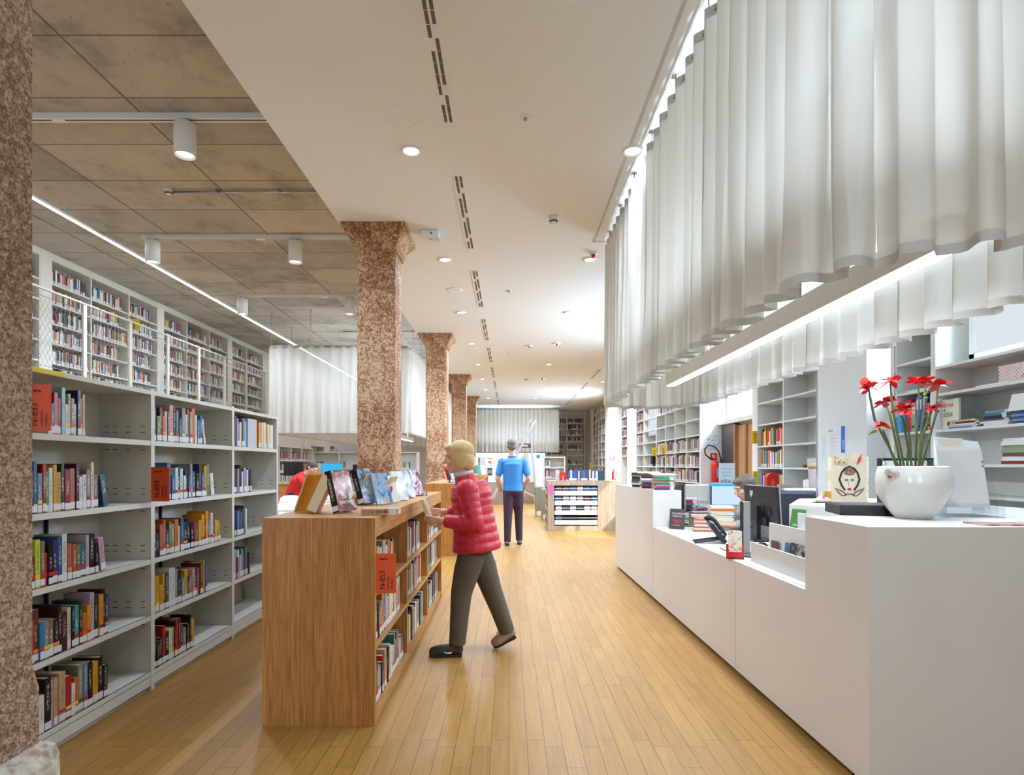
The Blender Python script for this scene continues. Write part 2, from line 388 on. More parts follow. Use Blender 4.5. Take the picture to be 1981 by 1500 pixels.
MAT['orange'] = plain('orange_card', (232,84,22), .5)
MAT['yellow'] = plain('yellow_card', (240,212,30), .5)
MAT['pink'] = plain('pink_card', (226,88,178), .5)
MAT['ink'] = plain('black_ink', (22,20,20), .6)
MAT['orange_faint'] = plain('orange_ghost_ink', (206,70,16), .5)
MAT['paper'] = plain('white_paper', (238,236,230), .7)
MAT['pages'] = plain('book_pages', (222,204,166), .8, noise=.06, nscale=120)
MAT['label'] = plain('spine_label_paper', (224,222,220), .4)
MAT['book'] = mat_book(); MAT['mixed'] = mat_attr(); MAT['ocol'] = mat_objcol('painted_colour', .5); MAT['ocol_gloss'] = mat_objcol('glossy_colour', .2)
MAT['curtain'] = mat_fabric('white_curtain_fabric', (222,215,202), .34, .05)
MAT['sheer'] = mat_fabric('sheer_curtain_fabric', (230,225,214), .36, .16)
MAT['hem'] = mat_fabric('curtain_hem_fabric', (200,194,184), .10, 0)
MAT['glass'] = mat_clear('window_glass'); MAT['acrylic'] = mat_clear('clear_acrylic', (.95,.96,.97), .18, .05)
MAT['led'] = emission('led_diffuser', (1,.98,.95), 14)
MAT['bulb'] = emission('lamp_lens', (1,.97,.92), 10)
MAT['screen_blue'] = emission('blue_screen', lin((70,190,245)), 1.1)
MAT['screen_pale'] = emission('pale_screen', lin((205,232,250)), 1.2)
MAT['ceramic'] = plain('white_ceramic_glaze', (226,223,214), .08, coat=.6)
MAT['stem'] = plain('green_brown_stem', (86,96,50), .6, noise=.3, nscale=60)
MAT['leaf'] = plain('green_leaf', (120,170,60), .5)
MAT['bract'] = plain('red_bract', (214,24,34), .5, noise=.25, nscale=30)
MAT['bract_o'] = plain('coral_bract', (232,90,66), .5, noise=.15, nscale=30)
MAT['skin'] = plain('skin', (222,164,134), .5)
MAT['card'] = plain('beige_card', (214,198,168), .8, noise=.08, nscale=40)
# ------------------------------------------------------------------ camera
cam = bpy.data.cameras.new('camera'); co = bpy.data.objects.new('camera', cam); C.objects.link(co)
co.location = (0, 0, H); co.rotation_euler = (PI/2, 0, 0)
cam.sensor_width = 36; cam.sensor_fit = 'HORIZONTAL'; cam.lens = 36*F/1981
cam.shift_x = (990.5 - VX)/1981; cam.shift_y = (VY - 750)/1981
cam.clip_start = .05; cam.clip_end = 200
sc.camera = co
# ================================================================== the room
HC = 3.95; HC2 = 4.58; XW = 3.72                       # white ceiling, concrete ceiling, right-hand wall plane
struct('floor', MB().box(-7.4,-3.3,-.1,4.5,27.5,0), MAT['floor'])
m = MB().box(-1.81,-3.3,HC,4.5,27.5,HC2+.1); struct('ceiling', m, MAT['ceiling'])
struct('ceiling_concrete', MB().box(-7.4,-3.3,HC2,-1.81,27.5,HC2+.1), MAT['concrete'])
struct('wall_left', MB().box(-7.45,-3.3,0,-7.25,27.5,HC2), MAT['wall_warm'])
m = MB().box(-7.25,16.15,0,-6.9,20.0,HC2).box(-7.25,20.0,2.05,-6.9,21.4,HC2).box(-7.25,21.4,0,-6.9,27.3,HC2)
struct('wall_left_inner', m, MAT['wall_warm'])
struct('wall_back', MB().box(-7.4,27.4,0,4.5,27.6,HC2), MAT['wall_warm'])
wf = MB(); wf.box(-7.4,-3.5,0,4.5,-3.3,.8).box(-7.4,-3.5,3.2,4.5,-3.3,HC2)
for a, b in ((-7.4,-5.2),(-3.4,-.9),(.9,1.9),(3.7,4.5)): wf.box(a,-3.5,.8,b,-3.3,3.2)  # openings added in this unseen wall to let in frontal light
struct('wall_front', wf, MAT['wall'])
w = MB()
w.box(4.05,-3.3,0,4.35,5.6,HC); w.box(4.05,5.6,0,4.35,5.97,2.04).box(4.05,5.6,3.3,4.35,5.97,HC)
w.box(4.05,5.97,0,4.35,8.72,HC)
w.box(4.22,8.72,0,4.35,11.2,2.2).box(4.22,8.72,3.35,4.35,11.2,HC).box(4.22,8.72,2.2,4.35,8.85,3.35).box(4.22,11.02,2.2,4.35,11.2,3.35)
w.box(4.05,11.2,0,4.35,19.0,HC); w.box(4.05,22.3,0,4.35,27.4,HC)
struct('wall_right', w, MAT['wall'])
w = MB()
w.box(XW,5.97,0,4.05,6.94,HC)                           # pier with the calendar
w.box(XW,5.53,0,4.05,5.6,HC); w.box(3.92,5.6,0,4.05,5.97,2.04); w.box(XW,5.6,3.3,4.05,5.97,HC)
w.box(XW,8.70,0,4.22,8.78,HC); w.box(XW,11.15,0,4.22,11.22,HC); w.box(XW,8.78,3.5,4.22,11.15,HC)
w.box(XW,16.8,0,4.05,18.1,HC)
struct('wall_right_piers', w, MAT['wall'])
# arched niche
arc = []
for k in range(21):
    a = PI*k/20; arc.append((20.55+1.15*math.cos(PI-a), 2.05+1.12*math.sin(a)**.85))
poly = [(19.0,0),(19.0,HC),(22.3,HC),(22.3,0),(21.7,0)] + arc[::-1] + [(19.4,0)]
Myz = Matrix(((0,0,1),(1,0,0),(0,1,0)))                # local x -> Y, local y -> Z, local z -> X
w = MB().prismT(poly, .6, Myz, (XW,0,0)); w.box(4.32,19.0,0,4.4,22.3,1.0)
struct('wall_right_arch', w, MAT['wall'])
def window(n, x, y0, y1, z0, z1, bars=1, pane='glass', fmat='lampwhite'):
    f = MB(); t = .05
    f.box(x-.02,y0,z0,x+.04,y1,z0+t).box(x-.02,y0,z1-t,x+.04,y1,z1).box(x-.02,y0,z0,x+.04,y0+t,z1).box(x-.02,y1-t,z0,x+.04,y1,z1)
    for k in range(1, bars): 
        yy = y0+(y1-y0)*k/bars; f.box(x-.015,yy-.02,z0,x+.03,yy+.02,z1)
    o = struct(f'window_{n}', f, MAT[fmat]); mk('window_pane', MB().box(x,y0+.01,z0+.01,x+.012,y1-.01,z1-.01), MAT[pane], o); return o
MAT['frosted'] = emission('daylit_frosted_pane', (.86,.93,1), 1.0)
window(1, 4.26, 8.85, 11.02, 2.2, 3.35, 2)
window(2, 4.2, 5.6, 5.97, 2.04, 3.3, 1)
window(3, 3.90, 2.6, 4.84, 2.26, 3.5, 1, 'frosted')
window(4, 4.34, 19.4, 21.7, 1.0, 3.2, 2)
window(5, 3.85, 14.72, 15.85, 2.17, 3.6, 1, 'frosted')
for n_, (a, b) in enumerate(((-5.2,-3.4),(-.9,.9),(1.9,3.7))):  # windows added behind the viewer, out of view, for soft frontal light
    f = MB(); f.box(a,-3.42,.8,b,-3.36,.86).box(a,-3.42,3.14,b,-3.36,3.2).box(a,-3.42,.8,a+.06,-3.36,3.2).box(b-.06,-3.42,.8,b,-3.36,3.2).box((a+b)/2-.03,-3.41,.8,(a+b)/2+.03,-3.37,3.2)
    o = struct(f'window_{6+n_}', f, MAT['lampwhite']); mk('window_pane', MB().box(a,-3.40,.8,b,-3.39,3.2), MAT['glass'], o)
# door below window 1: dark frame, oak leaf
d = struct('door_1', MB().box(4.16,8.9,0,4.215,10.5,2.1), plain('oak_door_leaf', (186,140,96), .45, noise=.08, nscale=8))
mk('door_frame', MB().box(4.12,10.5,0,4.22,11.12,2.15), plain('dark_door_frame', (70,64,60), .5), d)
mk('door_trim', MB().box(4.1,10.42,0,4.22,10.5,2.12).box(4.13,10.0,0,4.165,10.06,2.1), plain('oak_door_trim', (150,104,64), .5), d)
mk('door_lintel', MB().box(4.05,8.8,2.15,4.22,11.15,2.22), MAT['wall'], d)
struct('door_2', MB().box(-7.2,20.05,0,-7.15,21.35,2.05), plain('grey_door', (176,164,150), .6))
# access-panel joint lines in the white ceiling
struct('trim_1', MB().box(.965,1.2,HC-.004,.985,6.6,HC).box(.965,6.58,HC-.004,1.6,6.6,HC), plain('ceiling_joint', (196,192,184), .9))
# ------------------------------------------------------------------ columns
def stone_column(k, yb, label):
    x0, x1 = -1.65, -1.23; y1 = yb; y0 = yb-.42; cx = (x0+x1)/2; cy = (y0+y1)/2
    t = thing('stone_column', label, 'column', (cx,cy,0), 0, 'red stone columns'); t['kind'] = 'thing'
    rough = MAT['stone_rough'] if k == 0 else MAT['stone']
    s = MB(); c = .012 if k == 0 else .035; h = .21
    def ring(q, ch, z):
        return [(cx+a*q-(ch if e==0 else 0)*a/abs(a)*0, cy+b*q, z) for a,b,e in ()]
    def octo(q, ch, z):
        return [(cx-q+ch,cy-q,z),(cx+q-ch,cy-q,z),(cx+q,cy-q+ch,z),(cx+q,cy+q-ch,z),(cx+q-ch,cy+q,z),(cx-q+ch,cy+q,z),(cx-q,cy+q-ch,z),(cx-q,cy-q+ch,z)]
    rings = [octo(h,.004,.6), octo(h,.004,.80), octo(h-.006 if k==0 else h-.004,c,.86), octo(h-.006 if k==0 else h-.004,c,3.73)]
    vs = [v for r in rings for v in r]; fs = [tuple(range(7,-1,-1)), tuple(24+i for i in range(8))]
    for i in range(3):
        for j in range(8): fs.append((i*8+j, i*8+(j+1)%8, (i+1)*8+(j+1)%8, (i+1)*8+j))
    s.add(vs, fs, False); mk('shaft', s, rough, t)
    p = MB(); p.box(cx-.25,cy-.25,0,cx+.25,cy+.255,.655); mk('plinth', p, MAT['plinth'], t, bevel=.045)
    q = MB(); prof = [(.225,3.70),(.232,3.735),(.24,3.745),(.252,3.79),(.275,3.84),(.305,3.875),(.335,3.90),(.34,HC-.001)]
    vs = []; fs = []
    for r, z in prof: vs += [(cx-r,cy-r,z),(cx+r,cy-r,z),(cx+r,cy+r,z),(cx-r,cy+r,z)]
    for i in range(len(prof)-1):
        for j in range(4): fs.append((i*4+j, i*4+(j+1)%4, (i+1)*4+(j+1)%4, (i+1)*4+j))
    fs += [(3,2,1,0), tuple(4*(len(prof)-1)+j for j in range(4))]
    q.add(vs, fs, False); mk('capital', q, rough, t)
for k, (yb, lb) in enumerate([(1.505,'rough red stone column on a pale plinth, nearest of the row, cut by frame edge'),
    (6.60,'tall red speckled stone column rising behind the nearest oak book island'),
    (11.70,'red speckled stone column, second of those with visible capitals, behind the second oak island'),
    (16.80,'red stone column, third of those with visible capitals along the aisle'),
    (21.90,'farthest and smallest red stone column, beside the far curtain')]):
    stone_column(k, yb, lb)
# ------------------------------------------------------------------ ceiling fittings
ORD = ['first','second','third','fourth','fifth','sixth','seventh','eighth','ninth','tenth','eleventh','twelfth','thirteenth','fourteenth','fifteenth','sixteenth','seventeenth','eighteenth','nineteenth','twentieth','twenty-first','twenty-second','twenty-third','twenty-fourth','twenty-fifth','twenty-sixth']
LAMPS = []
def downlight(x, y, label):
    t = thing('ceiling_downlight', label, 'downlight', (x,y,HC), 0, 'recessed ceiling downlights')
    mk('trim_ring', MB().lathe([(.062,-.002),(.07,-.012),(.085,-.012),(.088,0),(.062,0)], (x,y,HC), 28), MAT['lampwhite'], t)
    mk('lens', MB().lathe([(.001,-.004),(.06,-.004),(.06,0),(.001,0)], (x,y,HC), 24), MAT['bulb'], t); LAMPS.append((x,y,HC-.02))
for side, x in (('column', -.80), ('curtain', 1.01)):
    for k in range(8):
        y = 4.69 + 2.48*k
        downlight(x, y, f'round recessed downlight, {ORD[k]} from the front of the {side}-side ceiling row')
for k in range(3): downlight(2.9, 14.6+3.1*k, f'round recessed downlight near the right wall, {ORD[k]} along that short row')
def slot_vent(x, y0, y1, label):
    t = thing('slot_vent', label, 'air vent', (x,(y0+y1)/2,HC), 0, 'double slot ceiling vents')
    mk('vent_frame', MB().box(x-.055,y0,HC-.004,x+.055,y1,HC), MAT['ceiling'], t)
    for sx in (-.019, .019):
        g = MB(); n = int((y1-y0)/.105)
        for i in range(n):
            a = y0+.02+(y1-y0-.04)*i/n; b = a+(y1-y0-.04)/n-.008
            if (i*7+int(sx*100)) % 5: g.box(x+sx-.011,a,HC-.006,x+sx+.011,b,HC-.0035)
        mk('vent_grille', g, MAT['vent'], t)
for k in range(9):
    y0 = 2.58+2.5*k; slot_vent(-.453, y0, y0+1.74, f'double slot air vent, {ORD[k]} from the front of the long ceiling line')
for k in range(4): slot_vent(2.44, 15.4+2.5*k, 17.0+2.5*k, f'double slot air vent of the short line near the right wall, {ORD[k]} from the front')
def ceiling_speaker(x, y, label):
    t = thing('ceiling_speaker', label, 'loudspeaker', (x,y,HC), 0, 'round ceiling loudspeakers')
    mk('rim', MB().lathe([(.098,-.006),(.12,-.004),(.122,0),(.098,0)], (x,y,HC), 28), MAT['ceiling'], t)
    mk('grille', MB().lathe([(.001,-.005),(.098,-.005),(.098,0),(.001,0)], (x,y,HC), 28), MAT['grille'], t)
for k, y in enumerate((4.25, 8.42, 12.6, 16.8)): ceiling_speaker(-.80, y, f'round flush grey ceiling loudspeaker, {ORD[k]} from the front')
def detector(x, y, z, label, red=False):
    t = thing('smoke_detector', label, 'smoke detector', (x,y,z), 0, 'ceiling smoke detectors')
    mk('base', MB().lathe([(.001,-.02),(.05,-.02),(.052,0),(.001,0)], (x,y,z), 22), MAT['lampwhite'], t)
    q = .55 if red else 1
    mk('head', MB().lathe([(.001,-.06),(.03*q,-.058),(.045*q,-.04),(.045*q,-.02),(.001,-.02)], (x,y,z), 22), MAT['red'] if red else MAT['lampwhite'], t)
    if not red: mk('sensor_gap', MB().lathe([(.036,-.0555),(.0445,-.043),(.046,-.043),(.038,-.0565)], (x,y,z), 22), MAT['vent'], t)
detector(.46,5.94,HC,'white domed smoke detector on the white ceiling beside the near curtain')
detector(.45,12.3,HC,'small white smoke detector mid way along the white ceiling')
detector(.50,17.0,HC,'tiny white smoke detector far along the white ceiling')
for k,(x,y) in enumerate(((1.02,6.95),(1.0,12.05),(.98,16.9))): detector(x,y,HC,f'small red-tipped ceiling alarm beacon, {ORD[k]} from the front',True)
for k,(x,y) in enumerate(((.12,4.24),(0.0,8.47),(.0,13.2))):
    t = thing('sprinkler_cover', f'small round white ceiling sensor disc, {ORD[k]} from the front', 'ceiling sensor', (x,y,HC), 0, 'round ceiling sensors')
    mk('flange', MB().lathe([(.001,-.006),(.04,-.006),(.044,0),(.001,0)], (x,y,HC), 22), MAT['lampwhite'], t)
    mk('head', MB().lathe([(.001,-.024),(.012,-.022),(.016,-.006),(.001,-.006)], (x,y,HC), 14), MAT['grey'], t)
t = thing('emergency_light', 'white boxy wall-wash sensor unit on ceiling beside the second stone column', 'sensor unit', (-.87,6.34,HC))
mk('housing', MB().box(-.97,6.25,HC-.09,-.77,6.42,HC), MAT['lampwhite'], t, bevel=.012); mk('camera_nub', MB().box(-.80,6.28,HC-.12,-.75,6.36,HC-.085), MAT['lampwhite'], t)
mk('emblem', MB().lathe([(.001,-.0915),(.014,-.0915),(.014,-.09),(.001,-.09)], (-.865,6.31,HC), 14), MAT['grey'], t)
mk('lens', MB().box(-.86,6.246,HC-.05,-.84,6.25,HC-.03), MAT['vent'], t)
# tracks and spot cylinders on the concrete ceiling
def track(y, x0, label, spots):
    t = thing('lighting_track', label, 'lighting track', ((x0-1.83)/2,y,HC2), 0, 'white lighting tracks')
    mk('rail', MB().box(x0,y-.035,HC2-.05,-1.82,y+.035,HC2), MAT['lampwhite'], t)
    mk('groove', MB().box(x0+.05,y-.008,HC2-.052,-1.83,y+.008,HC2-.0495), MAT['vent'], t)
    mk('joint_cover', MB().box((x0-1.83)/2-.06,y-.036,HC2-.054,(x0-1.83)/2+.06,y+.036,HC2-.049), MAT['lampwhite'], t)
    for x, lb in spots:
        s = thing('cylinder_spotlight', lb, 'spotlight', (x,y,HC2-.05), 0, 'white cylinder spotlights')
        mk('stem', MB().cyl((x,y,HC2-.05),(x,y,HC2-.085),.03), MAT['lampwhite'], s)
        mk('housing', MB().lathe([(.02,0),(.088,0),(.092,-.006),(.092,-.29),(.082,-.292),(.078,-.255),(.001,-.255)], (x,y,HC2-.085), 32), MAT['lampwhite'], s)
        mk('lens', MB().lathe([(.001,-.262),(.074,-.262),(.074,-.256),(.001,-.256)], (x,y,HC2-.085), 24), MAT['bulb'], s)
        LAMPS.append((x,y,HC2-.40))
track(5.24, -6.4, 'nearest white lighting track across the concrete ceiling', [(-5.0,'white cylinder spotlight hidden behind the near column on the nearest track'),(-2.96,'large white cylinder spotlight on nearest track below concrete ceiling')])
track(8.0, -5.1, 'second white lighting track across the concrete ceiling', [(-4.97,'white cylinder spotlight at the wall end of the second track'),(-2.98,'white cylinder spotlight beside the tall column on the second track')])
track(10.76, -5.1, 'third white lighting track, above the oval curtain front', [(-5.0,'white cylinder spotlight at the wall end of the third track'),(-2.99,'small white cylinder spotlight touching the column edge on third track')])
for k,(y,x) in enumerate(((6.66,-3.9),(13.62,-3.95))):
    t = thing('conduit_pipe', f'thin steel conduit with detector on the concrete ceiling, {ORD[k]} from the front', 'conduit', (x,y,HC2), 0, 'ceiling conduits')
    mk('pipe', MB().cyl((x,y,HC2-.03),(-1.83,y,HC2-.03),.013,n=10), MAT['steel'], t)
    b = MB(); 
    for q in (.25,.6,.85): b.box(x+(-1.83-x)*q-.012,y-.022,HC2-.046,x+(-1.83-x)*q+.012,y+.022,HC2)
    mk('clip', b, MAT['steel'], t)
    detector(x-.05,y,HC2,f'white detector at the end of the {ORD[k]} ceiling conduit')
t = thing('led_line', 'long glowing line of light along the concrete ceiling', 'linear light', (-5.65,11,HC2))
mk('profile', MB().box(-5.68,-2,HC2-.03,-5.62,24,HC2), MAT['lampwhite'], t); mk('diffuser', MB().box(-5.672,-2,HC2-.036,-5.628,24,HC2-.0301), MAT['led'], t)
# ================================================================== books
PAL = {'w':(228,226,220),'k':(30,28,30),'n':(38,48,78),'b':(52,96,150),'B':(40,140,200),'l':(150,186,210),'t':(46,104,116),'T':(78,158,152),'r':(186,36,40),'R':(132,34,38),
 'm':(84,34,42),'o':(222,112,40),'O':(206,74,34),'y':(226,204,76),'g':(220,162,40),'c':(228,214,180),'e':(196,168,128),'h':(150,118,90),'d':(104,66,44),'G':(74,160,50),
 'f':(50,66,50),'s':(146,160,124),'S':(120,126,80),'p':(222,160,168),'P':(150,96,120),'u':(72,52,96),'x':(140,140,144),'X':(86,88,92),'i':(112,140,168),'v':(186,168,182),'j':(196,104,88),'M':(180,226,206),'q':(176,88,64)}
CN = {'w':'white','k':'black','n':'navy','b':'blue','B':'bright blue','l':'pale blue','t':'dark teal','T':'turquoise','r':'red','R':'dark red','m':'maroon','o':'orange','O':'rust orange','y':'yellow','g':'golden','c':'cream',
 'e':'tan','h':'light brown','d':'brown','G':'bright green','f':'dark green','s':'sage green','S':'olive','p':'pink','P':'plum','u':'purple','x':'grey','X':'dark grey','i':'slate blue','v':'lilac grey','j':'coral','M':'mint','q':'terracotta'}
NBOOK = [0]
STK = [(200,30,34),(232,140,90),(232,210,50),(120,56,40)]
def book(w, h, d, col, loc, rot, label, group, lab=True, stick=None, pages_col=None, cat='book'):
    """upright book: local x thickness, spine at y=0 facing -y, z up"""
    NBOOK[0] += 1
    c = lin(PAL[col]) if isinstance(col, str) else lin(col)
    c = tuple(min(1,max(0,v*random.uniform(.85,1.15))) for v in c)
    th = min(.0022, w*.16); m = MB()
    if w > .012: m.prism([(0,d),(0,.002),(.002,0),(w-.002,0),(w,.002),(w,d),(w-th,d),(w-th,.004),(th,.004),(th,d)], 0, h)
    else: m.box(0,0,0,w,.003,h); m.box(0,.003,0,th,d,h); m.box(w-th,.003,0,w,d,h)
    o = mk('book', m, MAT['book'], color=c); o.location = loc; o.rotation_euler = rot
    tag(o, label, cat, group)
    mk('page_block', MB().box(th,.0035,.002,w-th,d-.004,h-.003), MAT['pages'], o, world=False)
    if lab and random.random() < .93: mk('spine_label', MB().box(.0006,-.0006,random.uniform(.004,.010),w-.0006,.0005,min(random.uniform(.036,.046),h*.25)), MAT['label'], o, world=False)
    if stick is not None:
        s = mk('colour_sticker', MB().box(.0008,-.0006,.046,w-.0008,.0004,.062), MAT['ocol'], o, world=False, color=lin(STK[stick]))
    return o

def row(seq, X, y0, y1, z, hmax, where, group, dep=.14, lean_last=False, hmin=.62):
    """books spine to +X along +Y"""
    ws = [random.uniform(.7,1.45) for _ in seq]; tot = sum(ws); y = y0; gap = .0007
    slot = (y1-y0)/tot
    for i, (ch, wv) in enumerate(zip(seq, ws)):
        w = max(.006, wv*slot-gap); h = hmax*random.uniform(hmin,1.0); d = min(dep, h*.68)
        last = lean_last and i >= len(seq)-1
        th = 0
        if last: th = -math.radians(random.uniform(7,11))
        st = random.choice([None,None,0,0,1,2,None,3]) if random.random()<.75 else None
        lb = f'{CN[ch]} book, {ORD[i] if i < len(ORD) else "far"} from left, {where}'
        # local x -> +Y, local y -> -X : rotation +90 about z; lean about the world X axis
        yy = y + (0 if not last else 0.002)
        if last:   # top rests toward -Y neighbour: pivot on its far lower corner
            R = Matrix.Rotation(-th, 4, 'X') @ Matrix.Rotation(PI/2, 4, 'Z')
            yy = y + h*math.sin(-th) + .001; zz = z + .001
        else:
            R = Matrix.Rotation(PI/2, 4, 'Z'); zz = z
        book(w, h, d, ch, (X-random.uniform(.0,.008), yy, zz), R.to_euler(), lb, group, stick=st)
        y += wv*slot

# one object for the mass of books too many to count
SB = MB()
MIXED = [(226,222,214)]*7+[(210,200,186)]*3+[(40,40,46)]*4+[(170,40,40)]*3+[(52,84,130)]*3+[(206,110,60)]*2+[(214,176,70)]*2+[(92,60,50)]*2+[(120,130,140)]*3+[(70,110,90)]*1+[(190,150,140)]*2
DARK = [(40,40,46)]*5+[(120,40,40)]*3+[(52,74,110)]*2+[(200,190,170)]*3+[(92,60,50)]*3+[(160,90,60)]*1
BLUE = [(60,100,150)]*4+[(220,226,232)]*4+[(120,60,60)]*1+[(180,60,90)]*1+[(70,80,100)]*2+[(200,190,180)]
def stuff_row(O, A, D, length, hmin, hmax, pal=MIXED, dep=.13, wmin=.013, wmax=.034, label=.75):
    """row of books from O along unit A; D points into the shelf"""
    O = Vector(O)+Vector((0,0,.0015)); A = Vector(A); D = Vector(D); s = 0
    M = Matrix((A, D, Vector((0,0,1)))).transposed()
    while s < length:
        w = random.uniform(wmin,wmax)
        if s+w > length: break
        h = random.uniform(hmin,hmax); c = lin(random.choice(pal)); c = tuple(v*random.uniform(.75,1.1) for v in c)
        off = random.uniform(0,.012)
        SB.col = c; SB.obox(O + A*(s+w/2) + D*(off+dep/2) + Vector((0,0,h/2)), (w-.001,dep,h), M)
        if random.random() < label:
            SB.col = lin((220,218,214)); SB.obox(O + A*(s+w/2) + D*(off) + Vector((0,0,.028)), (w-.002,.0012,.042), M)
        s += w
# ================================================================== near white bookcase, three bays
XB = -2.19; BD = .31
LV = [.115,.458,.803,1.152,1.529]; TOPZ = 1.835
YB = [2.527,3.527,4.553,5.423]
holes = MB()
BAYN = ['near bay','middle bay','far bay']
for k in range(3):
    y0, y1 = YB[k], YB[k+1]
    t = thing('bookcase', ['white metal bookcase bay half hidden by the rough near column','middle bay of the low white metal bookcase','far end bay of the low white metal bookcase with sparse books'][k], 'bookcase', (XB-BD/2,(y0+y1)/2,0), 0, 'low white double-sided bookcase')
    def upright(y):
        p = MB(); p.box(XB-2*BD-.01,y-.018,0,XB,y+.018,TOPZ+.012); o = mk('side_panel', p, MAT['metal'], t)
        h = MB()
        for z in LV[1:]+[TOPZ-.09]:
            for dx in (.05,.14,.22,.27):
                for dz in (-.055,.05,.085):
                    if z > 1.7: continue
                    h.box(XB-dx-.014,y-.0186,z+dz-.0018,XB-dx+.014,y+.0186,z+dz+.0018)
        mk('bracket_slot', h, MAT['slot'], o)
    if k == 0: upright(y0)
    upright(y1)
    a, b = y0+.018, y1-.018
    for z in LV:
        s = MB(); s.box(XB-BD,a,z-.022,XB-.004,b,z); s.box(XB-.012,a,z-.03,XB-.002,b,z); s.box(XB-2*BD-.008,a,z-.022,XB-BD-.02,b,z); mk('shelf', s, MAT['metal'], t)
    mk('top_panel', MB().box(XB-2*BD-.012,a,TOPZ-.025,XB,b,TOPZ), MAT['metal'], t)
    mk('plinth', MB().box(XB-.02,a,.03,XB-.002,b,.088).box(XB-.03,a,0,XB-.0199,b,.088), MAT['metal'], t); mk('rear_plinth', MB().box(XB-2*BD,a,.0,XB-2*BD+.02,b,.088), MAT['metal'], t)
    bp = MB(); bp.box(XB-BD-.012,a+.42*(b-a),.115,XB-BD-.002,b,1.152); bp.box(XB-BD-.012,a+.2*(b-a),1.152,XB-BD-.002,b,1.81)
    mk('back_panel', bp, MAT['metal'], t)
    mk('stiffener', MB().box(XB-BD,a+.56*(b-a),.12,XB-BD+.012,a+.565*(b-a)+.01,1.14), MAT['slot'], t)
    hb = MB()
    for z in (.63,.98,1.68):
        for q in (.5,.62): hb.obox((XB-BD-.0015,a+q*(b-a),z),(.002,.012,.012))
    mk('bolt_hole', hb, MAT['slot'], t)
GB = 'books in the low white bookcase'
def ypx(x, X=XB): return X*F/(x-VX)
ROWS = {0:[('wtrrlcehcnrg',97,170,4,.235),('nbirGwggfRjmwwxcPt',62,206,3,.25),('dySrkubcjqStvkkp',62,205,2,.235),('OdBxhkmmckTfogvfgmu',62,216,1,.25),('wwkveerwosikgkk',72,212,0,.255)],
        1:[('nSdowhpkXtxwjsowibw',292,398,4,.25),('bbwkwwnbxtknbgSw',327,416,3,.25),('dnjqXSsowtnkkrbggngicbgg',292,428,2,.245),('ggggXwwxkxgkxpnPdgb',292,404,1,.25),('kkkrkwgkrmdxkkg',292,379,0,.25)]}
for k, rows in ROWS.items():
    for seq, xa, xb, lv, hm in rows:
        ya, yb_ = ypx(xa), ypx(xb)
        row(seq, XB-.008, max(ya, YB[k]+.022), yb_, LV[lv], hm, f'{["bottom","second lowest","middle","second highest","top"][lv]} shelf of low bookcase, {BAYN[k]}', GB, lean_last=lv in (3,2,4) and not (k==0 and lv==4))
# far bay: its small books, and the backs of the rows on the hidden side
for lv, xb in ((4,482),(3,491),(2,484),(1,487)):
    stuff_row((XB-.01,YB[2]+.03,LV[lv]), (0,1,0), (-1,0,0), ypx(xb)-YB[2]-.03, .17,.245, [PAL[q] for q in 'bwnlmpkxrtwic'], .14, .02,.04)
stuff_row((XB-.01,ypx(505),LV[4]), (0,1,0), (-1,0,0), ypx(531)-ypx(505), .21,.24, [PAL['g'],PAL['c'],PAL['w']], .14, .03,.05)
o = book(.03,.245,.17,'w',(XB-.012-.03,ypx(483)+.002,LV[4]),(0,0,0),'white book facing out with its back cover beside golden spines, far bay',GB,lab=False)
o.rotation_euler = (0,0,0); o.location = (XB-.045, ypx(483), LV[4])
for k in range(3):
    for lv in (0,1,2,3):
        stuff_row((XB-2*BD+.0,YB[k]+.03,LV[lv]), (0,1,0), (1,0,0), (.56 if lv<3 else .3)*(YB[k+1]-YB[k]), .19,.25, DARK, .14, .02,.045)
# orange shelf signs
def shelf_sign(name, M, o, w, h, mat, label, group, lines, wave=True, cat='shelf sign', ghost=True):
    """flat card; local x across, local y up, local z out of the face; lettering runs up the card"""
    t = thing(name, label, cat, o, 0, group); t.rotation_euler = M.to_euler()
    mk('card', MB().box(0,0,-.002,w,h,0), mat, t, world=False)
    for s, size, x, y, sx in lines: text_mesh('lettering', s, size, MAT['ink'], t, (x,y,.0006), (0,0,PI/2), sx=sx)
    if wave:
        pts = [(w*.5+.012*math.sin(a*2.2)*0 + (.0 if 1 else 0)+(-.028+.056*a/8), h-.03+.006*math.sin(a*PI/2), .001) for a in range(9)]
        mk('emblem', MB().tube([(w*.18+.40*w*a/12, h-.03+.007*abs(math.sin(a*PI/6))-.003, .0008) for a in range(13)], .0028, 6), MAT['ink'], t, world=False)
    return t
MF = Matrix(((1,0,0),(0,0,-1),(0,1,0)))      # card facing the entrance (-Y), standing out from the shelf edge
MX = Matrix(((0,0,1),(1,0,0),(0,1,0)))      # card facing +X: local x -> +Y, y -> +Z, z -> +X
MXn = Matrix(((0,0,-1),(-1,0,0),(0,1,0)))   # card facing -X
def sgn(word, sub1, sub2, w, h):
    return [(word, w*.41, w*.46, h*.10, .90), (sub1, w*.145, w*.68, h*.10, .80), (sub2, w*.145, w*.86, h*.10, .80)]
sw_, sh_ = .112, .21
shelf_sign('shelf_sign', MF, (XB+.002,2.60,1.535), sw_, sh_, MAT['orange'], 'orange German fiction sign lettered N-833 on the near bay top shelf', 'orange shelf signs', sgn('N-833','NARRATIVA','TEDESCA',sw_,sh_))
shelf_sign('shelf_sign', MF, (XB+.002,3.506,LV[3]+.006), sw_, sh_, MAT['orange'], 'orange Scandinavian fiction sign lettered N-839 on the middle bay', 'orange shelf signs', sgn('N-839','NARRATIVA','SCANDINAVA',sw_,sh_))
